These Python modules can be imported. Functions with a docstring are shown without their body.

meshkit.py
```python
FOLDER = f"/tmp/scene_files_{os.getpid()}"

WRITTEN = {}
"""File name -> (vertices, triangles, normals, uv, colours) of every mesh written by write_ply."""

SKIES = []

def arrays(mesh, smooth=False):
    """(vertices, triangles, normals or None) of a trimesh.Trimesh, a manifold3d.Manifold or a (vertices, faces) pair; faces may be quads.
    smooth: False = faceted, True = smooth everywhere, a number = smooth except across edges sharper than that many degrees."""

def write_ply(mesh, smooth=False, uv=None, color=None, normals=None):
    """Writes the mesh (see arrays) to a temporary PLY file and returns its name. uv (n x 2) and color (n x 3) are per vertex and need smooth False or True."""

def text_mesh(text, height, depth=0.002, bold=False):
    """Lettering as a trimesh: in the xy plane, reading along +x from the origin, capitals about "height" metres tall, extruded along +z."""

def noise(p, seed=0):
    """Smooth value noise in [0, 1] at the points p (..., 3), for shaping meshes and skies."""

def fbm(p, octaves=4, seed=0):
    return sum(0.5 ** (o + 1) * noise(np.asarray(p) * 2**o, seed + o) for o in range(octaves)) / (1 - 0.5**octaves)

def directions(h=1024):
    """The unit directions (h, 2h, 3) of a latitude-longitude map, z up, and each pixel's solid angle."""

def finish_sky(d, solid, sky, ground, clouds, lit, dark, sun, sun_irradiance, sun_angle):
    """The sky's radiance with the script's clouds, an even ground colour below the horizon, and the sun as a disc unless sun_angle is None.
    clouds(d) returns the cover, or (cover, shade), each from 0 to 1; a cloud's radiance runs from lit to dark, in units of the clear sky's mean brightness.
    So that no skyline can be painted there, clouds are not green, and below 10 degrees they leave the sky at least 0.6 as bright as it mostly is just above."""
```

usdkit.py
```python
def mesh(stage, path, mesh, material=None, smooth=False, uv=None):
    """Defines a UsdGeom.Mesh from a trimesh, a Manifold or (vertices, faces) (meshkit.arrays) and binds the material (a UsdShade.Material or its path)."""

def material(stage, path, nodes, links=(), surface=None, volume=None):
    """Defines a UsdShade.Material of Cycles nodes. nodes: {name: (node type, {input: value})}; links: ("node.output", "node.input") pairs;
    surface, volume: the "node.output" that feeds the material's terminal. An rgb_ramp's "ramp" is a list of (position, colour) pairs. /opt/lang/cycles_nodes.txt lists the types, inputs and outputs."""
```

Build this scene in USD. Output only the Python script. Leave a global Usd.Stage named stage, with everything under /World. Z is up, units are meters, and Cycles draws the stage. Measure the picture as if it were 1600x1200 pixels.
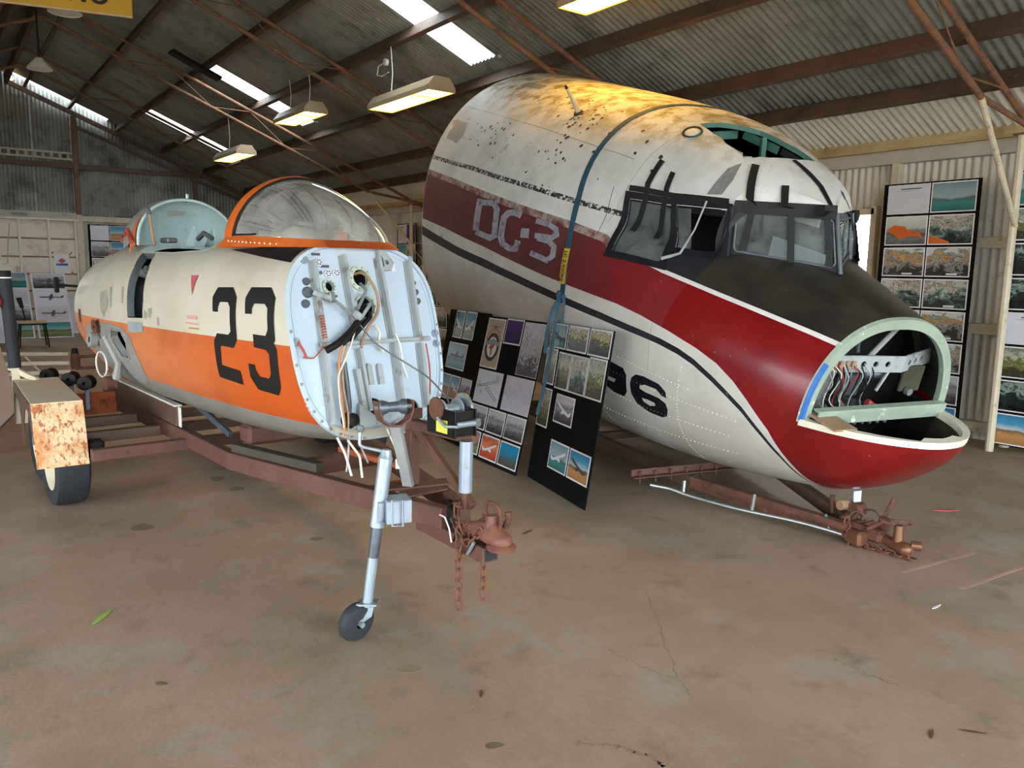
import math, random
import numpy as np, trimesh, shapely
import shapely.geometry as sg
from scipy.interpolate import PchipInterpolator as PI
import usdkit, meshkit
from pxr import Usd, UsdGeom, UsdLux, UsdShade, Gf, Sdf

stage = Usd.Stage.CreateInMemory()
UsdGeom.SetStageUpAxis(stage, 'Z'); UsdGeom.SetStageMetersPerUnit(stage, 1.0)
WORLD = UsdGeom.Xform.Define(stage, '/World')
stage.SetDefaultPrim(WORLD.GetPrim())
rnd = random.Random(7); nrg = np.random.default_rng(7)

# ---------------------------------------------------------------- camera, sky, exposure
EYE = np.array([0, 0, 1.55])
YAW, PITCH, ROLL, FPX = np.radians(36.2), np.radians(8.32), np.radians(0.91), 1230.5
cF = np.array([np.sin(YAW)*np.cos(PITCH), np.cos(YAW)*np.cos(PITCH), -np.sin(PITCH)])
cR0 = np.array([np.cos(YAW), -np.sin(YAW), 0]); cU0 = np.cross(cR0, cF)
cR = cR0*np.cos(ROLL)+cU0*np.sin(ROLL); cU = -cR0*np.sin(ROLL)+cU0*np.cos(ROLL)
cam = UsdGeom.Camera.Define(stage, '/World/camera')
m4 = Gf.Matrix4d(*cR, 0, *cU, 0, *(-cF), 0, *EYE, 1)
UsdGeom.Xformable(cam).AddTransformOp().Set(m4)
cam.CreateHorizontalApertureAttr(36.0); cam.CreateVerticalApertureAttr(27.0)
cam.CreateFocalLengthAttr(36.0*FPX/1600); cam.CreateClippingRangeAttr((0.05, 500.0))
cam.CreateExposureAttr(0.56)
sky = UsdLux.DomeLight.Define(stage, '/World/sky')
sky.CreateColorAttr(Gf.Vec3f(0.88, 0.95, 1.0)); sky.CreateIntensityAttr(SKY_I := 2.6)
# ---------------------------------------------------------------- shapes of the two aircraft (local frames)
def axes(h, t):
    A = np.array([np.cos(h)*np.cos(t), np.sin(h)*np.cos(t), -np.sin(t)]); P = np.array([-np.sin(h), np.cos(h), 0])
    return A, P, np.cross(A, P)
DA, DP, DU = axes(-1.812, .265); DC = np.array([5.5, 6.967, 2.096])
UR = 4.884                                     # station of the open nose ring
D_aw = PI([0,1,2,2.8,3.4,4,4.5,4.884],[1.382,1.375,1.31,1.19,1.06,.88,.69,.545])
D_tH = PI([0,1,2,2.6,3.2,3.7,4.343,4.884],[1.484,1.46,1.30,1.12,.88,.74,.615,.508])
D_bb = PI([0,1,2,3,4,4.5,4.884],[-1.46,-1.36,-1.24,-1.10,-.875,-.715,-.57])
D_wc = PI([0,2,3,4,4.884],[0,-.02,-.05,-.08,-.08])
D_av = PI([0,1.5,2.4,3.0,3.5,3.88,4.4],[1.382,1.34,1.16,.93,.70,.57,.50])
D_tA = PI([0,1.2,2.25,3.0,3.709,4.18,4.5],[1.484,1.475,1.445,1.375,1.205,.96,.72])
D_w0 = PI([0,1.5,2.4,3,3.9,4.5],[0,0,.1,.28,.34,.34])
D_nA = PI([0,2,3.82,4.0,4.2,4.5],[2.3,2.3,2.7,2.25,2.05,2.0])
def D_r(u, th, cabin=True):
    u, th = np.broadcast_arrays(np.asarray(u, float), np.asarray(th, float))
    dx, dy = -np.cos(th), np.sin(th); wc = D_wc(u)
    bt = np.where(dy > 0, D_tH(u)-wc, wc-D_bb(u)); n = 2.3
    rH = (np.abs(dx/D_aw(u))**n+np.abs(dy/bt)**n)**(-1/n)
    if not cabin: return rH
    av, w0, tA, nA = D_av(u), D_w0(u), D_tA(u), D_nA(u)
    lo = np.zeros_like(rH); hi = np.full_like(rH, 2.2)
    for _ in range(26):
        m = (lo+hi)/2; y = wc+m*dy-w0
        ins = np.abs(m*dx/av)**nA+np.where(y > 0, np.abs(y/(tA-w0))**nA, 0) < 1
        lo = np.where(ins, m, lo); hi = np.where(ins, hi, m)
    rA = np.where(dy > .02, lo, 0)
    k = .05; h = np.clip(.5+.5*(rA-rH)/k, 0, 1)
    return rH+(rA-rH)*h+k*h*(1-h)*np.clip(dy/.2, 0, 1)
def D_S(u, th, off=0, cabin=True):
    r = D_r(u, th, cabin)+off; u, th = np.broadcast_arrays(np.asarray(u, float), np.asarray(th, float))
    return np.stack([u, -r*np.cos(th), D_wc(u)+r*np.sin(th)], -1)
def ws_u(v, w):                                # raked V windshield
    k = np.clip((w-.6)/.34, -1, 2); uc = 4.343-.163*k; ue = 3.90-.10*k
    return uc+(ue-uc)*np.abs(v)/.5
V_h = np.radians(-81); V_C = np.array([1.69, 3.50, 0.0])
V_N = -np.array([np.cos(V_h), np.sin(V_h), 0]); V_L = np.array([np.sin(V_h), -np.cos(V_h), 0])
VLEN = 3.85
_k = [0,.5,1.2,1.9,2.5,3.0,3.4,3.65,3.8,3.85]
V_a = PI(_k, [.43,.47,.505,.51,.48,.41,.31,.20,.09,.01])
V_t = PI(_k, [1.655,1.675,1.69,1.69,1.68,1.63,1.54,1.43,1.32,1.25])
V_b = PI(_k, [.735,.665,.635,.645,.68,.745,.83,.92,1.04,1.12])
V_c = PI([0,1.2,2.5,3.85],[1.253,1.22,1.2,1.19])
V_n = PI([0,1.5,2.6,3.85],[2.95,2.6,2.3,2.0]); V_nb = PI([0,.8,1.6,2.6,3.85],[3.0,2.4,2.15,2.1,2.0])
V_lean = np.tan(np.radians(14.2))
def V_S(u, th, off=0):
    u, th = np.broadcast_arrays(np.asarray(u, float), np.asarray(th, float))
    c, s = np.cos(th), np.sin(th); n = np.where(s > 0, V_n(u), V_nb(u))
    cc = np.sign(c)*np.abs(c)**(2/n); ss = np.sign(s)*np.abs(s)**(2/n)
    zc = V_c(u); z = np.where(s > 0, zc+(V_t(u)+off-zc)*ss, zc+(zc-V_b(u)+off)*ss)
    return np.stack([u+(z-1.253)*V_lean*np.clip(1-u/1.5, 0, 1), (V_a(u)+off)*cc, z], -1)
# ---------------------------------------------------------------- helpers
UsdGeom.Scope.Define(stage, '/World/Looks')
used = {}
def numbered(parent, name):
    k = (parent, name); n = used.get(k, -1)+1; used[k] = n
    return name if n == 0 else '%s_%03d' % (name, n)
def path_of(parent): return '/World' if parent is None else str(parent.GetPath())
def keys(p, label=None, cat=None, group=None, kind=None):
    for k, v in (('label', label), ('category', cat), ('group', group), ('kind', kind)):
        if v: p.SetCustomDataByKey(k, v)
    return p
def thing(name, label=None, cat=None, M=None, loc=None, group=None, kind=None, parent=None):
    pp = path_of(parent); x = UsdGeom.Xform.Define(stage, pp+'/'+numbered(pp, name))
    if M is not None: x.AddTransformOp().Set(M)
    elif loc is not None: x.AddTranslateOp().Set(Gf.Vec3d(*map(float, loc)))
    return keys(x.GetPrim(), label, cat, group, kind)
def frame(rows, origin):
    a, b, c = [list(map(float, r)) for r in rows]; o = list(map(float, origin))
    return Gf.Matrix4d(*a, 0, *b, 0, *c, 0, *o, 1)
class MB:
    def __init__(s): s.v = []; s.f = []; s.n = 0
    def add(s, v, f):
        v = np.asarray(v, float); f = np.asarray(f, int)
        if f.shape[1] == 4: f = np.vstack([f[:, [0, 1, 2]], f[:, [0, 2, 3]]])
        s.v.append(v); s.f.append(f+s.n); s.n += len(v); return s
    def tm(s, m, T=None):
        v = np.array(m.vertices)
        if T is not None: v = v@np.array(T)[:3, :3].T+np.array(T)[:3, 3]
        return s.add(v, m.faces)
    def box(s, c, size, rows=None, bev=0.0):
        c = np.asarray(c, float); h = np.asarray(size, float)/2
        if bev > 0:
            b = np.minimum(bev, h*.45); pts = []
            for sx in (-1, 1):
                for sy in (-1, 1):
                    for sz in (-1, 1):
                        q = h*[sx, sy, sz]
                        for k in range(3):
                            r = q-np.array([sx, sy, sz])*b; r[k] = q[k]; pts.append(r)
            m = trimesh.convex.convex_hull(np.array(pts)); v, f = np.array(m.vertices), m.faces
        else:
            m = trimesh.creation.box(2*h); v, f = np.array(m.vertices), m.faces
        if rows is not None: v = v@np.array(rows)
        return s.add(v+c, f)
    def beam(s, p, q, w, h, up=(0, 0, 1), bev=.004):
        p, q = np.asarray(p, float), np.asarray(q, float); d = q-p; L = np.linalg.norm(d); d /= L
        up = np.asarray(up, float); a = np.cross(up, d); a /= np.linalg.norm(a); b = np.cross(d, a)
        return s.box((p+q)/2, (L, w, h), (d, a, b), bev)
    def tube(s, pts, r, n=10, closed=False, caps=True):
        p = np.asarray(pts, float); r = np.broadcast_to(r, (len(p),))
        t = np.gradient(p, axis=0) if not closed else np.roll(p, -1, 0)-np.roll(p, 1, 0)
        t /= np.linalg.norm(t, axis=1, keepdims=True)+1e-12
        a = np.cross(t[0], [0, 0, 1.] if abs(t[0][2]) < .9 else [1., 0, 0]); A = []
        for k in range(len(p)):
            a = a-t[k]*(a@t[k]); a /= np.linalg.norm(a)+1e-12; A.append(a)
        A = np.array(A); B = np.cross(t, A); g = np.arange(n)*2*np.pi/n
        v = p[:, None]+r[:, None, None]*(np.cos(g)[None, :, None]*A[:, None]+np.sin(g)[None, :, None]*B[:, None])
        m = len(p) if closed else len(p)-1
        i, j = np.meshgrid(np.arange(m), np.arange(n), indexing='ij'); i2 = (i+1) % len(p); j2 = (j+1) % n
        q = np.stack([i*n+j, i*n+j2, i2*n+j2, i2*n+j], -1).reshape(-1, 4)
        s.add(v.reshape(-1, 3), q)
        if caps and not closed:
            for k, o in ((0, 1), (len(p)-1, -1)):
                ring = np.vstack([v[k], p[k]]); f = [[n, (x+1) % n, x][::o] for x in range(n)]; s.add(ring, f)
        return s
    def lathe(s, prof, c=(0, 0, 0), ax=(0, 0, 1), n=24):
        ax = np.asarray(ax, float)/np.linalg.norm(ax); a = np.cross(ax, [0, 0, 1.] if abs(ax[2]) < .9 else [1., 0, 0]); a /= np.linalg.norm(a); b = np.cross(ax, a)
        pr = np.asarray(prof, float); g = np.arange(n)*2*np.pi/n
        v = np.asarray(c, float)+pr[:, 1][:, None, None]*ax+pr[:, 0][:, None, None]*(np.cos(g)[None, :, None]*a+np.sin(g)[None, :, None]*b)
        i, j = np.meshgrid(np.arange(len(pr)-1), np.arange(n), indexing='ij')
        return s.add(v.reshape(-1, 3), np.stack([i*n+j, i*n+(j+1) % n, (i+1)*n+(j+1) % n, (i+1)*n+j], -1).reshape(-1, 4))
    def prism(s, poly, d, o=(0, 0, 0), rows=((1, 0, 0), (0, 1, 0), (0, 0, 1)), holes=()):
        P = sg.Polygon(poly, holes).buffer(0); R = np.array(rows, float)
        for g in getattr(P, 'geoms', [P]):
            m = trimesh.creation.extrude_polygon(g, d, engine='earcut'); s.add(np.array(m.vertices)@R+np.asarray(o, float), m.faces)
        return s
    def grid(s, X, flip=False):
        nu, nt = X.shape[:2]; i, j = np.meshgrid(np.arange(nu-1), np.arange(nt-1), indexing='ij'); a = i*nt+j
        q = np.stack([a, a+nt, a+nt+1, a+1], -1).reshape(-1, 4)
        return s.add(X.reshape(-1, 3), q[:, ::-1] if flip else q)
    def get(s): return np.vstack(s.v), np.vstack(s.f)
def obj(name, mb, mat, parent=None, smooth=False, label=None, cat=None, group=None, kind=None, T=None):
    pp = path_of(parent); v, f = mb.get() if isinstance(mb, MB) else ((np.array(mb.vertices), np.array(mb.faces)) if hasattr(mb, 'faces') else mb)
    m = usdkit.mesh(stage, pp+'/'+numbered(pp, name), (v, f), M[mat] if isinstance(mat, str) else mat, smooth=smooth)
    if T is not None: UsdGeom.Xformable(m).AddTransformOp().Set(T)
    return keys(m.GetPrim(), label, cat, group, kind)
def V3(*a): return np.array(a, float)

# surface patches in the (u, th) domain of a lofted skin: a polygon with holes, cut along a grid, mapped through S
def patch(S, poly, us, ts, off=0.0):
    shapely.prepare(poly); out = MB()
    def put(g):
        if g.is_empty or g.area < 1e-9: return
        for q in getattr(g, 'geoms', [g]):
            if q.geom_type != 'Polygon' or q.area < 1e-9: continue
            try: v, f = trimesh.creation.triangulate_polygon(q, engine='earcut')
            except Exception: continue
            out.add(S(v[:, 0], v[:, 1], off), f)
    boxes = shapely.box(*[a.ravel() for a in (lambda U0, T0, U1, T1: (U0, T0, U1, T1))(*np.meshgrid(us[:-1], ts[:-1], indexing='ij'), *np.meshgrid(us[1:], ts[1:], indexing='ij'))])
    inside = shapely.contains(poly, boxes); touch = shapely.intersects(poly, boxes)&~inside
    b = shapely.bounds(boxes[inside])
    if len(b):
        c = np.stack([b[:, [0, 1]], b[:, [2, 1]], b[:, [2, 3]], b[:, [0, 3]]], 1)
        v = S(c[..., 0].ravel(), c[..., 1].ravel(), off); n = len(b)
        out.add(v, np.arange(4*n).reshape(n, 4))
    for g in boxes[touch]: put(poly.intersection(g))
    v, f = out.get(); k = np.round(v, 5); _, first, inv = np.unique(k, axis=0, return_index=True, return_inverse=True)
    v, f = v[first], inv.ravel()[f]; f = f[(f[:, 0] != f[:, 1])&(f[:, 1] != f[:, 2])&(f[:, 0] != f[:, 2])]
    return v, f
def decal(S, rings, off, step=.06):
    P = sg.Polygon(rings[0], rings[1:]).buffer(0); a = P.bounds
    us = np.arange(a[0]-1e-3, a[2]+step, step); ts = np.arange(a[1]-1e-3, a[3]+step, step)
    return patch(S, P, us, ts, off)
def rim(S, ring, o1, o2, n=6):
    L = sg.LinearRing(ring); m = max(24, int(L.length/.03)); p = np.array([L.interpolate(k/m, normalized=True).coords[0] for k in range(m+1)])
    return MB().grid(np.stack([S(p[:, 0], p[:, 1], o1), S(p[:, 0], p[:, 1], o2)], 0))

# ---------------------------------------------------------------- materials
M = {}
def lin(h):
    if not isinstance(h, str): return tuple(h)
    c = [int(h[i:i+2], 16)/255 for i in (1, 3, 5)]
    return tuple(x/12.92 if x <= .04045 else ((x+.055)/1.055)**2.4 for x in c)
def mul(c, k): return tuple(min(1, x*k) for x in c)
def mat(name, base, rough=.5, metal=0.0, var=.12, scale=5, spots=(), bump=0.0, bscale=60, spec=.5, stretch=None, coord='object', coat=0):
    """spots: (colour, scale, threshold, softness[, stretch]) layers of noise patches"""
    b = lin(base)
    n = {'tc': ('texture_coordinate', {}), 'p': ('principled_bsdf', {'roughness': rough, 'metallic': metal, 'specular_ior_level': spec, 'coat_weight': coat, 'coat_roughness': .15}),
         'n0': ('noise_texture', {'scale': scale, 'detail': 4, 'roughness': .6}), 'r0': ('rgb_ramp', {'ramp': [(.3, mul(b, 1-var)), (.7, mul(b, 1+var))]})}
    l = [('n0.fac', 'r0.fac')]
    src = 'tc.'+coord
    if stretch: n['mp'] = ('mapping', {'scale': stretch}); l.append((src, 'mp.vector')); src0 = 'mp.vector'
    else: src0 = src
    l.append((src0, 'n0.vector')); last = 'r0.color'
    for k, sp in enumerate(spots):
        c, sc, th, so = sp[:4]
        n['s%d' % k] = ('noise_texture', {'scale': sc, 'detail': 6, 'roughness': .65}); n['t%d' % k] = ('rgb_ramp', {'ramp': [(th-so, (0, 0, 0)), (th+so, (1, 1, 1))]})
        n['m%d' % k] = ('mix', {'color2': lin(c)})
        sv = src
        if len(sp) > 4: n['q%d' % k] = ('mapping', {'scale': sp[4]}); l.append((src, 'q%d.vector' % k)); sv = 'q%d.vector' % k
        l += [(sv, 's%d.vector' % k), ('s%d.fac' % k, 't%d.fac' % k), ('t%d.color' % k, 'm%d.fac' % k), (last, 'm%d.color1' % k)]; last = 'm%d.color' % k
    l.append((last, 'p.base_color'))
    if bump:
        n['bn'] = ('noise_texture', {'scale': bscale, 'detail': 3}); n['b'] = ('bump', {'strength': bump, 'distance': .01})
        l += [(src, 'bn.vector'), ('bn.fac', 'b.height'), ('b.normal', 'p.normal')]
    M[name] = usdkit.material(stage, '/World/Looks/'+name, n, l, surface='p.BSDF'); return M[name]
def emit(name, col, s):
    M[name] = usdkit.material(stage, '/World/Looks/'+name, {'e': ('emission', {'color': lin(col), 'strength': s})}, [], surface='e.emission')
def glass(name, tint=(1, 1, 1), gl=.05, rough=0.02, haze=0.0, hazecol=(.6, .62, .6), hscale=6):
    n = {'t': ('transparent_bsdf', {'color': tint}), 'g': ('glossy_bsdf', {'color': (.9, .95, 1), 'roughness': rough}), 'f': ('fresnel', {'IOR': 1.45}), 'm': ('mix_closure', {})}
    l = [('f.fac', 'm.fac'), ('t.BSDF', 'm.closure1'), ('g.BSDF', 'm.closure2')]; out = 'm.closure'
    if haze:
        n |= {'tc': ('texture_coordinate', {}), 'd': ('diffuse_bsdf', {'color': hazecol}), 'nn': ('noise_texture', {'scale': hscale, 'detail': 5, 'distortion': 1.0}), 'rr': ('rgb_ramp', {'ramp': [(.3, (haze*.4,)*3), (.7, (haze*1.5,)*3)]}), 'm2': ('mix_closure', {})}
        l += [('tc.object', 'nn.vector'), ('nn.fac', 'rr.fac'), ('rr.color', 'm2.fac'), ('m.closure', 'm2.closure1'), ('d.BSDF', 'm2.closure2')]; out = 'm2.closure'
    M[name] = usdkit.material(stage, '/World/Looks/'+name, n, l, surface=out)
mat('concrete', '#a38d79', .62, var=.10, scale=.55, bump=.12, bscale=35, spec=.35, coord='object',
    spots=[('#87775f', 1.1, .56, .14), ('#a29b8d', 1.7, .64, .12), ('#7a6d5a', 4, .66, .10), ('#5a4f42', 9, .735, .03), ('#c4b8a2', 34, .71, .03), ('#65584a', 46, .72, .03)])
mat('ground', '#9a9184', .9)
mat('roof_sheet', '#80827d', .55, metal=.0, var=.18, scale=1.2, spots=[('#5b5b56', 3, .6, .1), ('#94958e', 9, .68, .08)])
mat('roof_sheet_b', '#8a8c87', .5, var=.18, scale=1.4, spots=[('#64655f', 2.5, .6, .1), ('#a09f97', 7, .66, .06)])
mat('roof_white', '#dcd9c9', .6, var=.1, scale=2)
mat('timber_red', '#574332', .7, var=.25, scale=3, spots=[('#382a1e', 4, .6, .12), ('#7a614a', 8, .66, .08)])
mat('timber_pale', '#c2ab80', .7, var=.18, scale=3, stretch=(6, 1, 6), spots=[('#8a6f45', 2, .62, .1)])
mat('plate_grey', '#bab4a6', .6, var=.1, scale=4, spots=[('#8d8573', 6, .66, .06)])
mat('rust_frame', '#7c5a40', .75, var=.22, scale=5, spots=[('#57402f', 9, .6, .1), ('#94714f', 14, .66, .08)])
mat('cream_pipe', '#cabfa6', .5, var=.1, scale=7, spots=[('#9c8d72', 9, .64, .06), ('#8a5f3c', 22, .73, .03)])
mat('cream_wall', '#d0cbbd', .55, var=.08, scale=3, spots=[('#a39b86', 5, .66, .08)])
mat('dark_wall', '#82847e', .5, var=.2, scale=2, stretch=(1, 1, .4), spots=[('#4d4a3e', 2.4, .58, .1), ('#8a8d87', 5, .66, .08)])
mat('door_white', '#e6dccb', .6, var=.06, scale=2, spots=[('#bba890', 3, .64, .1)])
mat('white_rail', '#dedad0', .4)
mat('brown_steel', '#5c4638', .6, var=.2)
def skylight(name, k):
    M[name] = usdkit.material(stage, '/World/Looks/'+name, {'t': ('translucent_bsdf', {'color': (.95, .97, 1.0)}), 'c': ('transparent_bsdf', {'color': (.95, .98, 1)}), 'm': ('mix_closure', {'fac': k})}, [('t.BSDF', 'm.closure1'), ('c.BSDF', 'm.closure2')], surface='m.closure')
skylight('skylight', .35)
glass('clear_pane', gl=.05)
mat('lamp_body', '#b5a284', .5, var=.06)
emit('lamp_glow', '#ffbe46', 14.0)
emit('lamp_glow_dim', '#ffd68a', 6.0)
mat('black', '#171412', .6, var=.15, spec=.25); mat('black_gloss', '#0c0c0d', .22, var=.05)
mat('tape', '#0b0c0e', .7, var=.15, scale=12)
mat('navy_black', '#14161f', .45, var=.2, scale=8)
mat('board_black', '#0d0d0d', .8, var=.1, spec=.15); mat('paper', '#d3d5e2', .45, var=.02, scale=3); mat('white_border', '#dedfe2', .4, var=.02)
mat('galv', '#98a7b1', .36, metal=.5, var=.1, scale=14, spots=[('#8d979c', 20, .68, .05)])
mat('galv_dark', '#59606a', .4, metal=.5, var=.2, scale=14)
mat('zinc', '#a8b0b0', .3, metal=.8, var=.1)
mat('rust', '#5e3b29', .8, var=.25, scale=7, bump=.3, bscale=50, spots=[('#3f2618', 11, .6, .08), ('#85573a', 18, .66, .06)])
mat('rust_red', '#593a2d', .7, var=.15, scale=5, spots=[('#6b4636', 7, .62, .1), ('#40271e', 14, .66, .06), ('#8a5a38', 22, .72, .03)])
mat('rust_orange', '#9a4a24', .8, var=.25, scale=7, bump=.25, spots=[('#5d2a18', 8, .6, .1), ('#b8632f', 15, .66, .05)])
mat('rust_chain', '#69432f', .8, var=.25, scale=30, bump=.4, bscale=120, spots=[('#5a3322', 40, .62, .06)])
mat('fender_rust', '#dcc39a', .6, var=.06, scale=4, spots=[('#c98a4c', 6, .55, .08), ('#a9602c', 38, .56, .04, (1, 1, .5)), ('#7a3a18', 46, .64, .03, (1, 1, .6)), ('#9c4a1c', 4, .66, .04, (2, 2, 2))])
mat('fender_cream', '#e0d3b6', .55, var=.06, scale=4, spots=[('#a5622e', 7, .69, .03)])
mat('tyre', '#22262c', .75, var=.2, scale=9, bump=.2, bscale=40, spots=[('#4a4d50', 13, .68, .05)])
mat('wheel_rim', '#cfc7ae', .5, spots=[('#8a5a34', 8, .7, .05)])
mat('brass', '#74503a', .45, metal=.5, var=.2, scale=12)
mat('coupling', '#74493b', .6, var=.2, scale=15, spots=[('#6c4133', 18, .6, .08)])
mat('grey_paint', '#8f9290', .5, var=.1, scale=6)
mat('yellow_label', '#cfc84f', .5)
mat('mint', '#8fa08f', .5, var=.08, scale=8, spots=[('#d8dccb', 12, .66, .04), ('#7d7a66', 20, .72, .03)])
mat('teal', '#3d6f62', .5, var=.15, scale=9, spots=[('#82a896', 14, .68, .04)])
mat('inner_dark', '#1d1f1c', .8, var=.3, scale=4); mat('inner_olive', '#3c3a28', .75, var=.25, scale=5)  # dark lining colour puts the shade inside the nose bay into the paint
mat('cream_lip', '#d9d4bf', .5, var=.06, scale=9, spots=[('#8a836e', 16, .7, .03)])
mat('blue_paint', '#2f67b0', .5, var=.15, scale=14, spots=[('#8fb0cf', 22, .68, .03)])
mat('smear', '#8e9290', .45, metal=.3, var=.3, scale=14, stretch=(8, 1, 1))
mat('bare_metal', '#8b8d8b', .6, metal=.0, var=.15, scale=9)
mat('scuffed', '#8c8d99', .6, var=.25, scale=20, spots=[('#5a4048', 13, .60, .05)])
mat('strap_blue', '#22495b', .7, var=.12, scale=40); mat('strap_tag', '#c2a636', .6, var=.08)
mat('antenna', '#c2b896', .5)
mat('frame_navy', '#191b22', .6, var=.25, scale=12, spots=[('#4c5058', 16, .72, .04)], spec=.3)
mat('frame_grey', '#545c64', .5, var=.2, scale=14, spots=[('#9aa3a8', 20, .68, .04)])
glass('cockpit_glass', tint=(.82, .90, .90), haze=.22, hazecol=(.45, .52, .5), hscale=5)
glass('canopy_glass', tint=(.96, .97, .95), haze=.30, hazecol=(.70, .70, .66), hscale=5)
mat('orange', '#d2682a', .38, var=.06, scale=4, spots=[('#b3501c', 6, .66, .1)])
mat('sky_blue', '#a9c3c4', .45, var=.06, scale=5, spots=[('#8ea6a5', 8, .66, .06)])
mat('bulkhead', '#b3c5d1', .45, var=.04, scale=5, spots=[('#a3b2ba', 7, .67, .06)])
mat('stiffener', '#9aa1a3', .5, metal=.0, var=.1, scale=10, stretch=(1, 1, .3), spots=[('#6f6355', 9, .62, .06)])  # grey web darkened to paint in its shaded side; brown spots are stains
mat('plug_grey', '#4f555e', .4, var=.15); mat('gasket', '#b8c6ae', .5, var=.1)
mat('hose_tan', '#9a7d62', .5); mat('wire_white', '#d8d6cc', .4); mat('wire_red', '#a33b30', .5); mat('wire_orange', '#b8763f', .5); mat('terminal', '#9c4a38', .6, var=.4, scale=60)
mat('slot_grey', '#5f686c', .5, var=.2, scale=7); mat('slot_light', '#8c979a', .5, var=.15, scale=9)
mat('pod_grey', '#8a8883', .5, var=.1, scale=6, spots=[('#6c675e', 9, .64, .06)])
mat('scuff_grey', '#9b978a', .5, var=.15, scale=20)
mat('red_print', '#b4545a', .5, var=.15, scale=30); mat('red_faint', '#c99890', .5); mat('print_gold', '#a58a3c', .5)
mat('poster_white', '#e2e3e6', .5, var=.02)
mat('rim_red', '#b8402c', .4); mat('wood_light', '#c8a77c', .55, var=.15, stretch=(1, 12, 1), scale=3)
mat('leaf', '#8fb054', .5); mat('leaf_red', '#d8525a', .5); mat('leaf_brown', '#5b4428', .7); mat('sign_yellow', '#b98f1e', .5, var=.08); mat('sign_black', '#1b1208', .6)
mat('shade_white', '#d5d2c4', .4); mat('white_sheet', '#dedbe0', .6, var=.03)
mat('cable', '#6a6f70', .4, metal=.6); mat('chalk', '#b09682', .8, var=.1)
mat('dark_patch', '#3d362d', .6, var=.2, scale=20)

def striped(name, build):
    n, l = {'tc': ('texture_coordinate', {}), 'x': ('separate_xyz', {}), 'p': ('principled_bsdf', {})}, [('tc.object', 'x.vector')]
    k = [0]
    def node(kind, inp=None, **src):
        k[0] += 1; nm = 'a%d' % k[0]; n[nm] = (kind, inp or {})
        for a, b in src.items(): l.append((b, '%s.%s' % (nm, a)))
        return nm
    build(node, n, l)
    M[name] = usdkit.material(stage, '/World/Looks/'+name, n, l, surface='p.BSDF')
def curve(node, pts, xs, xmax, lo, span):       # boundary height as a function of the station
    r = node('rgb_ramp', {'ramp': [(max(0, min(1, a/xmax)), ((b-lo)/span,)*3) for a, b in pts]}, fac=xs); return r+'.color'
# ---------------------------------------------------------------- the hangar
XW, XL, XR, YE, YF = 8.0, -4.9, 1.55, 20.5, -4.5
SL = .42
def zroof(x): return 2.92+SL*(7.8-x) if x >= XR else 2.92+SL*(7.8-(2*XR-x))
def corr(p, amp=.009, pitch=.076): return amp*np.cos(2*np.pi*p/pitch)
fl = thing('floor', kind='structure', label='stained brown concrete hangar floor')
obj('slab', MB().box((XR, (YE+YF)/2, -.05), (XW-XL+.2, YE-YF+.4, .1)), 'concrete', fl)
obj('ground', MB().box((0, 0, -.16), (160, 160, .1)), 'ground', kind='structure', label='pale open ground outside the hangar')
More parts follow.
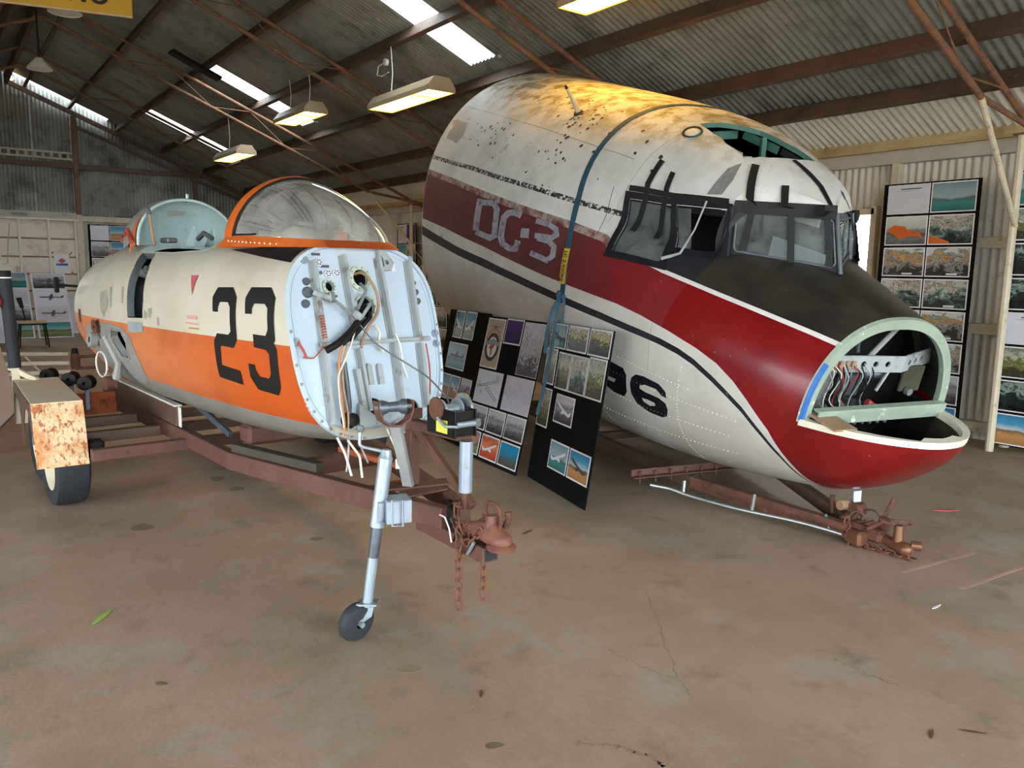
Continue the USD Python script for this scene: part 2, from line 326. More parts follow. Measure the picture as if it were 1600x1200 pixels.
# roof: corrugated sheets one by one, purlins, skylight sheets
ce = thing('ceiling', kind='structure', label='dark corrugated iron gable roof with timber purlins')
cs = 1/np.sqrt(1+SL*SL)
def sheet(mt, x0, x1, y0, y1, name, dz=0.0, side=1):
    ys = np.arange(y0, y1+.03, .0095); xs = np.linspace(x0, x1, 4)
    X, Y = np.meshgrid(xs, ys, indexing='ij'); Z = 2.92+SL*(7.8-X)+corr(Y)+dz
    if side < 0: X = 2*XR-X
    obj(name, MB().grid(np.stack([X, Y, Z], -1)), mt, ce, smooth=True)
WS = .76
sk = {8.31: 1, 13.55: 1, 18.15: 1}
ny = int(round((YE-YF)/WS)); yed = np.linspace(YF, YE, ny+1)
def is_sky(y0, y1): return any(y0 <= s < y1 for s in sk)
for k in range(ny):
    y0, y1 = yed[k], yed[k+1]; m1 = 'roof_sheet' if rnd.random() < .6 else 'roof_sheet_b'
    if is_sky(y0, y1):
        sheet(m1, 5.36, 8.12, y0, y1, 'roof_sheet'); sheet('skylight', 3.73, 5.36, y0+.10, y1-.12, 'skylight_sheet'); sheet(m1, 3.7, 5.4, y0, y0+.09, 'roof_sheet'); sheet(m1, 3.7, 5.4, y1-.12, y1, 'roof_sheet'); sheet(m1, XR, 3.73, y0, y1, 'roof_sheet')
    elif k == ny-1:
        sheet(m1, 3.45, 8.12, y0, y1, 'roof_sheet'); sheet(m1, XR, 3.45, y0, y1-.22, 'roof_sheet'); sheet('skylight', XR+.1, 3.45, y1-.2, y1, 'skylight_sheet')
    else:
        sheet(m1, 4.62, 8.12, y0, y1, 'roof_sheet'); sheet(m1, XR, 4.70, y0, y1, 'roof_sheet', .006)
    sheet(m1, XR, 8.12, y0, y1, 'roof_sheet', 0, -1)
obj('ridge_cap', MB().box((XR, (YF+YE)/2, zroof(XR)+.02), (.3, YE-YF, .02)), 'roof_sheet', ce)
# pale strip of lining along the eave
ys = np.arange(YF, YE, .0095); X, Y = np.meshgrid(np.linspace(7.13, 8.1, 3), ys, indexing='ij')
obj('eave_sheet', MB().grid(np.stack([X, Y, 2.92+SL*(7.8-X)+corr(Y)-.006], -1)), 'roof_white', ce, smooth=True)
for side in (1, -1):
    for x in (7.1, 6.5, 5.55, 4.59, 3.65, 2.72, 1.9):
        xx = x if side > 0 else 2*XR-x
        z = zroof(xx)-.016
        nrm = V3(SL*side, 0, 1); nrm = nrm/np.linalg.norm(nrm)
        obj('purlin', MB().beam((xx, YF, z-.075), (xx, YE-.05, z-.075), .06, .15, up=nrm), 'timber_red', ce)
obj('ridge_beam', MB().beam((XR, YF, zroof(XR)-.18), (XR, YE-.05, zroof(XR)-.18), .07, .2), 'timber_red', ce)
# right wall with its window
WY0, WY1, WZ0, WZ1 = 4.53, 5.9, 1.42, 2.20
wr = thing('wall_right', kind='structure', label='cream corrugated side wall on the right')
def wallsheet(y0, y1, z0, z1, mt='cream_wall'):
    ys = np.arange(y0, y1+.0095, .0095); Y, Z = np.meshgrid(ys, np.linspace(z0, z1, 3), indexing='ij')
    obj('wall_sheet', MB().grid(np.stack([XW+corr(Y), Y, Z], -1)), mt, wr, smooth=True)
yy = YF
while yy < YE-.01:
    y2 = min(yy+.76, YE)
    if y2 > WY0+.01 and yy < WY1-.01:
        a, b = max(yy, WY0), min(y2, WY1)
        if yy < WY0: wallsheet(yy, WY0, 0, 2.85)
        if y2 > WY1: wallsheet(WY1, y2, 0, 2.85)
        wallsheet(a, b, 0, WZ0); wallsheet(a, b, WZ1, 2.85)
    else: wallsheet(yy, y2, 0, 2.85)
    yy = y2
obj('wall_plate', MB().beam((XW-.06, YF, 2.72), (XW-.06, YE-.05, 2.72), .09, .13), 'plate_grey', wr)
obj('eave_beam', MB().beam((XW-.09, YF, 2.855), (XW-.09, YE-.05, 2.855), .10, .14), 'timber_pale', wr)
obj('plate_lip', MB().beam((XW-.16, YF, 2.787), (XW-.16, YE-.05, 2.787), .05, .012), 'timber_pale', wr)
for z in (.13, 1.06, 1.86):
    for a, b in ((YF, 3.2), (3.2, WY0-.05), (WY1+.05, YE)):
        if z == 1.86 or a != WY1+.05 or True: obj('girt', MB().beam((XW-.05, a, z), (XW-.05, b-.03, z), .07, .10), 'cream_pipe', wr)
for y in (4.32, 6.6, 8.8, 11.2, 12.7, 14.95, 17.2): obj('stud', MB().beam((XW-.06, y, 0), (XW-.06, y, 2.66), .08, .09, up=(1, 0, 0)), 'cream_pipe', wr)
w1 = thing('window_1', kind='structure', label='small bright window in the right wall behind the nose')
mb = MB()
for y in (WY0, WY1): mb.box((XW-.03, y, (WZ0+WZ1)/2), (.1, .06, WZ1-WZ0+.1))
for z in (WZ0, WZ1): mb.box((XW-.03, (WY0+WY1)/2, z), (.1, WY1-WY0, .06))
obj('window_frame', mb, 'cream_pipe', w1); obj('pane', MB().box((XW, (WY0+WY1)/2, (WZ0+WZ1)/2), (.004, WY1-WY0, WZ1-WZ0)), 'clear_pane', w1)
# left wall, end wall
wl = thing('wall_left', kind='structure', label='corrugated side wall on the left, out of view, with an added opening for daylight')
for a, b, c, d in ((6.0, YE, 0, 3.0), (YF, 6.0, 2.6, 3.0), (YF, -2.0, 0, 2.6)): obj('wall_sheet', MB().box((XL-.02, (a+b)/2, (c+d)/2), (.03, b-a, d-c)), 'cream_wall', wl)  # gap in this unseen wall is added to let daylight onto the pod side
wf = thing('wall_front', kind='structure', label='unseen gable added over the open hangar front behind the camera to cut sky light')  # front wall pieces added out of view to cut sky light on the bulkhead
xs_ = np.linspace(XL, XW, 14); obj('gable_sheet', MB().grid(np.stack([np.array([[x, YF, 3.3 if 2.92 < 3.3 <= zroof(x) else zroof(x)-.02] for x in xs_]), np.array([[x, YF, zroof(x)] for x in xs_])], 0)), 'dark_wall', wf)
for a, b in ((XL, XL+.8), (6.4, XW)): obj('wall_sheet', MB().box(((a+b)/2, YF, 1.6), (b-a, .03, 3.4)), 'cream_wall', wf)
we = thing('wall_back', kind='structure', label='corrugated end wall of the hangar, dark above and cream below')
def endsheet(x0, x1, zb, ztop, mt):
    xs = np.arange(x0, x1+.0095, .0095); v = []
    for x in xs: v.append([[x, YE+corr(x), zb], [x, YE+corr(x), max(zb+.01, ztop(x))]])
    obj('wall_sheet', MB().grid(np.array(v)), mt, we, smooth=True)
x = XL
while x < XW-.01:
    x2 = min(x+.76, XW); top = lambda q: zroof(min(max(q, XL), XW))+.006
    endsheet(x, x2, 2.62 if x2 < 3.0 else 2.55, top, 'dark_wall')
    if x > 2.4: endsheet(x, x2, 0, lambda q: 2.56, 'cream_wall')
    elif x2 < .25: endsheet(x, x2, 0, lambda q: 2.63, 'cream_wall')
    x = x2
obj('wall_post', MB().beam((2.76, YE-.08, 0), (2.76, YE-.08, 2.6), .11, .12, up=(1, 0, 0)), 'cream_pipe', we)
obj('wall_post', MB().beam((2.76, YE-.08, 2.6), (2.76, YE-.08, 4.75), .08, .10, up=(1, 0, 0)), 'rust_frame', we)
obj('wall_post', MB().beam((5.3, YE-.08, 2.6), (5.3, YE-.08, 3.7), .07, .08, up=(1, 0, 0)), 'brown_steel', we)
obj('girt', MB().beam((-1, YE-.07, 3.66), (7, YE-.07, 3.66), .06, .11), 'brown_steel', we)
mb = MB().beam((-1, YE-.09, 3.93), (2.7, YE-.09, 3.93), .05, .045).beam((-1, YE-.09, 3.80), (2.7, YE-.09, 3.80), .05, .045)
for q in np.arange(-.9, 2.7, .16): mb.box((q, YE-.09, 3.865), (.06, .03, .1))
obj('lattice_girt', mb, 'plate_grey', we)
obj('cream_rail', MB().beam((2.82, YE-.08, 2.52), (7.9, YE-.08, 2.52), .06, .12), 'cream_pipe', we)
obj('rafter_brace', MB().beam((2.8, YE-.1, 4.52), (6.9, YE-.1, 2.95), .05, .07), 'brown_steel', we)
obj('rake_beam', MB().beam((XR, YE-.1, zroof(XR)-.24), (7.9, YE-.1, zroof(7.9)-.2), .06, .10), 'brown_steel', we)
# big sliding door of framed panels
dr = thing('door_1', kind='structure', label='tall white sliding hangar door of framed panels')
xs = [.25, .8, 1.2, 1.59, 2.15, 2.68]; zs = [.05, .5, .9, 1.27, 1.65, 2.05, 2.46]
for a, b in zip(xs[:-1], xs[1:]):
    for c, d in zip(zs[:-1], zs[1:]): obj('panel', MB().box(((a+b)/2, YE-.02, (c+d)/2), (b-a-.02, .03, d-c-.035), bev=.006), 'door_white', dr)
obj('door_backing', MB().box((1.45, YE+.0, 1.28), (2.7, .012, 2.6)), 'hose_tan', dr)  # sheet added behind the panels to stop daylight leaking through their gaps
for a in xs: obj('mullion', MB().beam((a, YE-.06, .02), (a, YE-.06, 2.47), .055, .05, up=(1, 0, 0)), 'white_rail', dr)
obj('header', MB().box((1.45, YE-.07, 2.555), (2.55, .06, .16), bev=.01), 'plate_grey', dr); obj('track', MB().box((1.45, YE-.12, 2.475), (2.55, .06, .045)), 'white_rail', dr)
obj('name_plate', MB().box((1.62, YE-.11, 2.565), (.3, .02, .05)), 'galv_dark', dr); obj('bottom_rail', MB().box((1.45, YE-.05, .09), (2.5, .06, .14)), 'door_white', dr)
obj('pull_rod', MB().tube([(1.42, YE-.1, 2.35), (1.36, YE-.12, 1.9), (1.33, YE-.13, 1.5), (1.24, YE-.13, 1.48)], .012), 'cream_pipe', dr)
# roof frames (lattice portals)
names = ['nearest', 'second nearest', 'middle', 'fourth', 'farthest']
for k, y in enumerate((3.0, 6.5, 10.0, 13.65, 17.1)):
    t = thing('roof_truss', '%s rusty pipe lattice roof frame %s' % (names[k], ('on the twin pipe posts right of the aircraft nose', 'crossing above the tail end of the white fuselage', 'just behind the hanging lamps', 'on the twin posts seen between the two aircraft', 'before the end wall')[k]), 'roof frame')
    for side in (1, -1):
        def at(x, dz): return V3(x if side > 0 else 2*XR-x, y, zroof(x)+dz)
        obj('upper_chord', MB().tube([at(XR, -.22), at(7.85, -.22)], .026), 'rust_frame', t)
        obj('lower_chord', MB().tube([at(XR, -.52), at(6.64, -.49)], .026), 'rust_frame', t)
        mb = MB(); q = 2.0; up = True
        while q < 6.4: mb.tube([at(q, -.24 if up else -.50), at(q+.62, -.50 if up else -.24)], .008, 6); q += .62; up = not up
        obj('lacing_rod', mb, 'rust_frame', t)
        xo, xi = (7.85, 7.55) if side > 0 else (2*XR-7.85, 2*XR-7.55)
        obj('column', MB().tube([(xo, y+.05, 0), (xo, y+.05, 2.74)], .043), 'cream_pipe', t)
        obj('column', MB().tube([(xi, y+.05, 0), (xi, y+.05, 2.74)], .036), 'cream_pipe', t)
        xk = 7.15 if side > 0 else 2*XR-7.15
        obj('knee_strut', MB().tube([at(6.64, -.49), (xi, y+.03, 1.98)], .024), 'cream_pipe', t)
        obj('knee_tie', MB().tube([at(6.64, -.49), (xo, y, 2.76)], .024), 'rust_frame', t)
        mb = MB().tube([(xo, y, 2.0), (xi, y, 2.02)], .008, 6)
        for z0 in (.15, .75, 1.35): mb.tube([(xi, y+.05, z0), (xo, y+.05, z0+.3)], .008, 6).tube([(xo, y+.05, z0+.3), (xi, y+.05, z0+.6)], .008, 6)
        obj('lacing_rod', mb, 'cream_pipe', t)
        obj('cap_plate', MB().box(((xo+xi)/2, y+.05, 2.745), (.44, .1, .012)), 'rust_frame', t)
# pendant trough lamps
def lamp(c, L, label, glow, hang):
    t = thing('trough_lamp', label, 'lamp', loc=c)
    w = .17; pr = [(-w, 0), (-w, .05), (-w*.55, .15), (w*.55, .15), (w, .05), (w, 0), (w-.012, 0), (w-.02, .045), (w*.5, .13), (-w*.5, .13), (-w+.02, .045), (-w+.012, 0)]
    obj('housing', MB().prism(pr, L, (0, L/2, 0), ((1, 0, 0), (0, 0, 1), (0, -1, 0))), 'lamp_body', t)
    for s in (-1, 1): e = MB().prism([(-w, 0), (-w, .05), (-w*.55, .15), (w*.55, .15), (w, .05), (w, 0)], .012, (0, s*L/2+.006, 0), ((1, 0, 0), (0, 0, 1), (0, -1, 0))); obj('end_plate', e, 'lamp_body', t)
    obj('diffuser', MB().box((0, 0, .012), (2*w-.03, L-.03, .006)), glow, t)
    obj('baffle', MB().box((0, -L*.24, .004), (2*w-.05, .012, .012)), 'lamp_body', t)
    for s in hang: obj('cord', MB().tube([(0, s*L, .15), (.02, s*L, .15+.25), (0, s*L, zroof(c[0])-.17-c[2])], .006, 6), 'wire_white', t)
lamp((4.55, 8.30, 3.42), 1.45, 'hanging yellow trough lamp nearest the tail end of the white fuselage', 'lamp_glow', (.3,))
lamp((4.36, 11.15, 3.60), 1.2, 'hanging yellow trough lamp left of and beyond the nearest one', 'lamp_glow', (-.3, .3))
lamp((4.39, 14.3, 3.38), 1.35, 'smallest and farthest hanging yellow trough lamp near the end wall', 'lamp_glow', (.2,))
lamp((4.6, 4.75, 3.74), 1.5, 'hanging yellow trough lamp over the white fuselage, cut by the picture top', 'lamp_glow', (-.3, .3))
obj_ = None
t = thing('junction_box', 'small round junction box with looped cord on purlin above the hanging lamp', 'electrical fitting', loc=(4.62, 9.0, 4.0))
obj('box_body', MB().lathe([(0, -.02), (.04, -.02), (.04, .02), (0, .02)], ax=(1, 0, 0)), 'wire_white', t); obj('loop_cord', MB().tube([(0, 0, 0), (-.02, .16, -.02), (-.02, .2, -.12), (-.03, .05, -.16), (-.04, -.14, -.15)], .007, 6), 'wire_white', t)
for nm, c in (('pale dome lampshade under the yellow sign', (1.12, 8.35, 3.74)), ('pale dome lampshade by the ridge, lower and farther', (1.2, 11.2, 3.80))):
    t = thing('pendant_lamp', nm, 'lamp', loc=c)
    obj('lampshade', MB().lathe([(.03, .13), (.06, .10), (.115, .04), (.14, 0), (.136, -.003), (.108, .036), (.05, .09), (0, .10)], n=32), 'shade_white', t, smooth=40)
    obj('diffuser_disc', MB().lathe([(0, .003), (.132, .003), (.132, .0)], n=32), 'shade_white', t); obj('stem', MB().tube([(0, 0, .10), (0, 0, zroof(c[0])-.3-c[2])], .012), 'black', t)
t = thing('hanging_sign', 'yellow sign with dark capital letters hung below the ridge', 'sign', M=frame(((.97, -.24, -.0), (0, 0, 1), (-.24, -.97, 0)), (1.53, 7.62, 3.60)))
obj('sign_panel', MB().box((-.75, .2, 0), (1.5, .4, .02), bev=.004), 'sign_yellow', t)
obj('sign_edge', MB().box((-.75, .006, .012), (1.5, .014, .006)).box((-.75, .394, .012), (1.5, .014, .006)), 'lamp_body', t)
tx = meshkit.text_mesh('BOARDING', .15, .003, bold=True); w_ = tx.bounds[1][0]
obj('lettering', MB().add(np.array(tx.vertices)*[1.15/w_, 1, 1]+[-1.33, .085, .011], tx.faces), 'sign_black', t)
obj('chain', MB().tube([(-1.3, .4, 0), (-1.3, 1.6, 0)], .006, 6).tube([(-.2, .4, 0), (-.2, 1.2, 0)], .006, 6), 'black', t)
# bits of roof ironwork: black conduit tray between purlins
obj('cable_tray', MB().beam((3.05, 12.75, 4.62), (3.75, 12.8, 4.34), .20, .05), 'black', label='dark cable tray fixed under the roof sheets', cat='cable tray')
obj('electric_bulb', trimesh.creation.icosphere(2, .05).apply_translation((1.62, 20.1, 5.33)), 'lamp_glow_dim', label='small round glowing bulb at the gable peak', cat='light bulb')
# ---------------------------------------------------------------- DC-3 nose section (local frame: x aft-to-nose, y port, z up)
S1 = [(0,.582),(.5,.61),(1.14,.65),(1.58,.662),(2.2,.68),(3,.68)]
RT = [(0,.463),(.9,.508),(1.7,.53),(2.75,.55),(3.13,.537),(3.3,.47),(3.69,.426),(4.2,.396),(4.73,.362),(4.884,.35),(5.6,.35)]
S3 = [(0,-.04),(.78,.033),(1.7,.093),(2.15,.11),(2.7,.124),(3.25,.148),(3.5,.158),(3.72,.149),(3.97,.122),(4.18,.088),(4.33,.047),(4.46,-.017),(4.57,-.095),(4.72,-.218),(4.86,-.40),(4.95,-.6),(5.0,-1.4)]
S4 = [(0,-.165),(.43,-.138),(1.18,-.087),(1.73,-.04),(2.3,-.005),(2.9,.018),(3.4,.036),(3.76,.041),(3.92,.04),(4.07,.027),(4.19,0),(4.33,-.055),(4.44,-.108),(4.55,-.165),(4.69,-.27),(4.80,-.37),(4.88,-.49),(4.95,-.7),(5.0,-1.45)]
def paint(top):
    def build(node, n, l):
        xs = node('math', {'math_type': 'divide', 'value2': 5.6}, value1='x.x')+'.value'
        zz = node('math', {'math_type': 'add', 'value2': 1.5}, value1='x.z'); hn = node('math', {'math_type': 'divide', 'value2': 3.0}, value1=zz+'.value')+'.value'
        cv = {k: curve(node, p, xs, 5.6, -1.5, 3.0) for k, p in (('1', S1), ('r', RT), ('3', S3), ('4', S4))}
        def below(c, off=0.0):
            s = node('math', {'math_type': 'add', 'value2': off/3}, value1=c)+'.value'
            return node('math', {'math_type': 'less_than'}, value1=hn, value2=s)+'.value'
        def noise(sc, det=5, th=.6, so=.05):
            q = node('noise_texture', {'scale': sc, 'detail': det, 'roughness': .62}, vector='tc.object'); return node('rgb_ramp', {'ramp': [(th-so, (0,)*3), (th+so, (1,)*3)]}, fac=q+'.fac')+'.color'
        def mix(a, b, f):
            inp = {}; src = {'fac': f}
            for nm, c in (('color1', a), ('color2', b)):
                if isinstance(c, str) and '.' in c: src[nm] = c
                else: inp[nm] = lin(c)
            return node('mix', inp, **src)+'.color'
        mulv = lambda a, b: node('math', {'math_type': 'multiply'}, value1=a, value2=b)+'.value'
        white = mix(mix('#d0d1cc', '#b9bab4', noise(1.4, 4, .58, .1)), '#a9a79c', noise(5, 6, .70, .04))
        chips = mix(white, '#6a6a60', mulv(noise(16, 3, .70, .012), noise(1.1, 2, .56, .05)))
        high = node('rgb_ramp', {'ramp': [(.86, (0,)*3), (.94, (1,)*3)]}, fac=hn)+'.color'
        chips = mix(chips, '#8d8058', mulv(high, noise(7, 6, .52, .08)))
        topc = chips if top == 'roof' else mix(mix('#26231f', '#3b372f', noise(2.5, 4, .55, .12)), '#565147', noise(13, 5, .74, .03))
        if top == 'roof':
            topc = mix(topc, '#1d1e24', below(curve(node, [(0, -1.49), (3.38, -1.49), (3.40, .40), (3.55, .51), (3.66, .59), (3.76, .63), (3.82, .90), (3.90, .925), (4.4, .925), (5.6, .925)], xs, 5.6, -1.5, 3.0)))
            d1 = mulv(below(cv['1'], .022), node('math', {'math_type': 'subtract', 'value1': 1.0}, value2=below(cv['1'], -.014))+'.value')
            topc = mix(topc, '#25241f', mulv(d1, noise(38, 3, .46, .03)))
        front = node('rgb_ramp', {'ramp': [(.50, (0,)*3), (.62, (1,)*3)]}, fac=xs)+'.color'
        red = mix(mix('#562527', '#65302f', noise(3, 5, .55, .1)), mix('#7c1217', '#6c0c12', noise(3, 4, .55, .1)), front)
        red = mix(red, '#9a6a64', mulv(noise(30, 4, .70, .02), noise(2, 2, .5, .1)))
        aft = node('math', {'math_type': 'less_than', 'value2': 3.3/5.6}, value1=xs)+'.value'
        scr = mulv(mulv(aft, node('math', {'math_type': 'subtract', 'value1': 1.0}, value2=below(cv['r'], -.05))+'.value'), noise(11, 6, .47, .1))
        red = mix(red, '#a08f86', scr)
        low = mix(mix('#cbcac2', '#bdbab0', noise(1.5, 4, .55, .1)), '#8f8a7c', noise(6, 6, .71, .03))
        c = mix(topc, '#d6d4cf', mulv(below(cv['r'], .022), node('math', {'math_type': 'greater_than', 'value2': 3.55/5.6}, value1=xs)+'.value'))
        c = mix(c, red, below(cv['r'])); c = mix(c, low, below(cv['3']))
        edge = node('math', {'math_type': 'multiply_add', 'value2': -.0023, 'value3': .0155}, value1='x.x')+'.value'
        def b4(sgn):
            s = node('math', {'math_type': 'multiply_add', 'value2': sgn}, value1=edge, value3=cv['4'])+'.value'
            return node('math', {'math_type': 'less_than'}, value1=hn, value2=s)+'.value'
        c = mix(c, mix('#22252c', '#5f615f', noise(24, 4, .66, .03)), b4(1.0)); c = mix(c, low, b4(-1.0))
        l.append((c, 'p.base_color')); n['p'][1].update(roughness=.62 if top == 'roof' else .26, specular_ior_level=.5)
        w = node('noise_texture', {'scale': 3.0, 'detail': 2}, vector='tc.object'); bm = node('bump', {'strength': .2, 'distance': .04}, height=w+'.fac'); l.append((bm+'.normal', 'p.normal'))
    return build
striped('fuselage_paint', paint('roof')); striped('nose_paint', paint('deck'))
DD = {
'patch_a':[[(0.039,0.694),(0.158,0.710),(0.257,0.704),(0.445,0.713),(0.504,0.665),(0.547,0.627),(0.502,0.599),(0.485,0.565),(0.330,0.571),(0.168,0.568),(0.139,0.613),(0.177,0.646)]],
'patch_b':[[(0.536,1.106),(0.538,1.177),(0.943,1.187),(0.953,1.124)]],
'tape_1':[[(3.199,0.908),(3.236,0.838),(3.256,0.661),(3.297,0.668),(3.274,0.849),(3.239,0.917),(3.234,1.039),(3.192,1.035)]],
'tape_2':[[(3.340,0.951),(3.371,0.896),(3.446,0.707),(3.481,0.721),(3.407,0.910),(3.378,0.962),(3.358,1.033),(3.320,1.025)]],
'tape_3':[[(3.876,1.167),(3.924,1.187),(3.762,1.330),(3.722,1.306)]],
'tape_4':[[(4.053,1.277),(4.079,1.309),(3.969,1.388),(3.949,1.352)]],
'tape_5':[[(4.218,1.406),(4.226,1.453),(4.150,1.511),(4.145,1.461)]],
'seam_c':[[(3.750,1.535),(3.739,1.562),(3.853,1.584),(3.989,1.601),(4.193,1.570),(4.199,1.541),(3.997,1.564),(3.869,1.549)]],
'smear':[[(3.665,1.281),(3.722,1.191),(3.723,1.107),(3.630,1.061),(3.636,1.135),(3.632,1.215)]],
'tape_top':[[(3.433,0.939),(3.811,1.093),(3.792,1.113),(3.421,0.962),(3.097,0.852),(3.108,0.827)]],
'six':[[(3.753,-0.213),(3.790,-0.174),(3.855,-0.163),(3.981,-0.173),(4.034,-0.214),(4.045,-0.263),(4.005,-0.257),(3.963,-0.221),(3.869,-0.223),(3.826,-0.245),(3.825,-0.271),(3.868,-0.280),(3.984,-0.287),(4.033,-0.311),(4.049,-0.360),(4.034,-0.424),(3.992,-0.453),(3.886,-0.448),(3.785,-0.408),(3.747,-0.337),(3.741,-0.268)],[(3.836,-0.340),(3.885,-0.336),(3.943,-0.341),(3.951,-0.365),(3.900,-0.385),(3.848,-0.367)]],
'nine':[[(3.501,-0.175),(3.575,-0.166),(3.677,-0.170),(3.708,-0.211),(3.705,-0.342),(3.672,-0.392),(3.575,-0.392),(3.494,-0.360),(3.490,-0.312),(3.591,-0.310),(3.612,-0.277),(3.519,-0.282),(3.470,-0.247)]],
'let_d':[[(1.566,0.153),(1.540,0.123),(1.848,0.140),(1.957,0.188),(1.882,0.351),(1.774,0.378),(1.562,0.345),(1.561,0.347),(1.450,0.333),(1.495,0.142)],[(1.578,0.312),(1.747,0.339),(1.797,0.326),(1.855,0.189),(1.826,0.176),(1.613,0.165)]],
'let_c':[[(2.088,0.391),(1.995,0.365),(1.936,0.316),(1.968,0.188),(2.034,0.152),(2.177,0.149),(2.320,0.177),(2.327,0.246),(2.242,0.237),(2.238,0.198),(2.191,0.189),(2.106,0.191),(2.067,0.212),(2.035,0.319),(2.064,0.344),(2.108,0.356),(2.214,0.363),(2.215,0.399)]],
'let_h':[[(2.272,0.316),(2.303,0.264),(2.412,0.288),(2.379,0.340)]],
'let_3':[[(2.653,0.405),(2.669,0.392),(2.649,0.375),(2.466,0.337),(2.480,0.307),(2.515,0.314),(2.517,0.301),(2.650,0.320),(2.708,0.311),(2.724,0.273),(2.695,0.246),(2.492,0.234),(2.480,0.199),(2.725,0.215),(2.790,0.274),(2.761,0.338),(2.688,0.350),(2.741,0.396),(2.687,0.437),(2.574,0.438),(2.413,0.416),(2.422,0.386),(2.577,0.406)]],
'strap':[[(2.609,1.426),(2.575,1.350),(2.596,1.230),(2.590,1.110),(2.627,0.977),(2.649,0.857),(2.692,0.709),(2.746,0.571),(2.878,0.374),(2.966,0.172),(2.978,0.093)]],
'strap_tag':[[(2.927,0.147),(2.991,0.161),(2.915,0.367),(2.857,0.353)]],
'ring_b':[[(3.167,1.248),(3.207,1.277)]],
'antenna':[[(2.004,1.040)]],
'frame_rear':[[(3.083,0.818),(3.459,0.950),(3.710,0.570),(3.222,0.434)],[(3.140,0.802),(3.440,0.915),(3.630,0.595),(3.253,0.491)]],
'frame_slide':[[(3.420,0.938),(3.832,1.108),(3.957,0.890),(3.615,0.667)],[(3.475,0.932),(3.816,1.074),(3.897,0.901),(3.618,0.741)]],
}
DM = frame((DA, DP, DU), DC)
d3 = thing('airliner_nose', 'white and red cut-off airliner nose section with taped cockpit windows', 'aircraft', M=DM)
ths = np.linspace(-np.pi, np.pi, 181)
# front boundary of the roof skin and back boundary of the nose deck
def front_u(cabin):
    out = []
    for t in ths:
        a = np.pi/2-abs(abs(t)-np.pi/2) if t > 0 else -1
        lo, hi = 3.3, 4.8
        for _ in range(24):
            u = (lo+hi)/2; p = D_S(u, t, 0, cabin)
            if u < ws_u(p[1], p[2]) if p[2] > .3 else u < 3.9: lo = u
            else: hi = u
        out.append((lo+hi)/2)
    return np.array(out)
uF, uB = front_u(True), front_u(False)
def side_fix(arr):                              # below the windshield corners both skins meet on one station
    o = arr.copy()
    for k, t in enumerate(ths):
        s = t if abs(t) <= np.pi/2 else np.pi-abs(t)
        if t < 0 or s < .80: o[k] = 3.90
        elif s < .92: f = (s-.80)/.12; o[k] = 3.90*(1-f)+arr[k]*f
    return o
uF, uB = side_fix(uF), side_fix(uB)
fF = lambda t: np.interp(t, ths, uF); fB = lambda t: np.interp(t, ths, uB)
def S_roof(s, t, off=0): return D_S(np.asarray(s)*fF(t), t, off)
def S_deck(s, t, off=0): b = fB(t); u = b+np.asarray(s)*(UR-b); return D_S(u, t, off, False)
def to_s(ring): return [(u/float(fF(t)), t) for u, t in ring]
def dense(ring, n=6):
    o = []
    for a, b in zip(ring, ring[1:]+ring[:1]):
        for k in range(n): o.append((a[0]+(b[0]-a[0])*k/n, a[1]+(b[1]-a[1])*k/n))
    return o
port = lambda ring: [(u, np.pi-t) for u, t in ring]
RW, SW_ = DD['frame_rear'][1], DD['frame_slide'][1]
HATCH = [(3.094,1.325),(3.123,1.414),(3.203,1.539),(3.282,1.601),(3.468,1.656),(3.60,1.70),(3.699,1.717),(3.724,1.589),(3.713,1.480),(3.70,1.42),(3.675,1.393),(3.660,1.345),(3.64,1.35),(3.619,1.311),(3.58,1.33),(3.526,1.319),(3.435,1.311),(3.35,1.325),(3.268,1.317)]
holes = [to_s(dense(r)) for r in (RW, SW_, port(RW), port(SW_), HATCH)]
dom = sg.box(0, -np.pi, 1, np.pi)
cut = dom
for h in holes: cut = cut.difference(sg.Polygon(h).buffer(0))
us = np.linspace(0, 1, 90); ts = np.linspace(-np.pi, np.pi, 150)
obj('fuselage_skin', patch(S_roof, cut, us, ts), 'fuselage_paint', d3, smooth=25)
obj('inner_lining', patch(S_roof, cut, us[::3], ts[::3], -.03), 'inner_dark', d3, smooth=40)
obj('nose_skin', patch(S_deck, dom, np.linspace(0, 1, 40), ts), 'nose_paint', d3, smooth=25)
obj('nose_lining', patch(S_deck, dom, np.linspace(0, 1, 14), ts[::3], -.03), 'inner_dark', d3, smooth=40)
for h in holes[:4]: obj('window_edge', rim(S_roof, h, 0.004, -.05), 'frame_navy', d3)
obj('hatch_edge', rim(S_roof, holes[4], 0.002, -.03), 'teal', d3)
def torus(S, ring, r, mt, name, off=0.0):
    L = sg.LinearRing(ring); p = np.array([L.interpolate(k/90, normalized=True).coords[0] for k in range(90)])
    obj(name, MB().tube(S(p[:, 0], p[:, 1], off), r, 6, closed=True), mt, d3, smooth=True)
rr = np.linspace(0, 2*np.pi, 160, endpoint=False)
obj('rear_edge', MB().tube(D_S(np.full(160, .004), rr, -.012), .014, 6, closed=True), 'cream_lip', d3, smooth=True)
# aft opening shows a dark bulkhead set back inside
bk_ = D_S(np.full(160, .35), rr, -.04); obj('aft_bulkhead', MB().add(np.vstack([bk_, bk_.mean(0)]), [[160, k, (k+1) % 160] for k in range(160)]), 'inner_olive', d3)
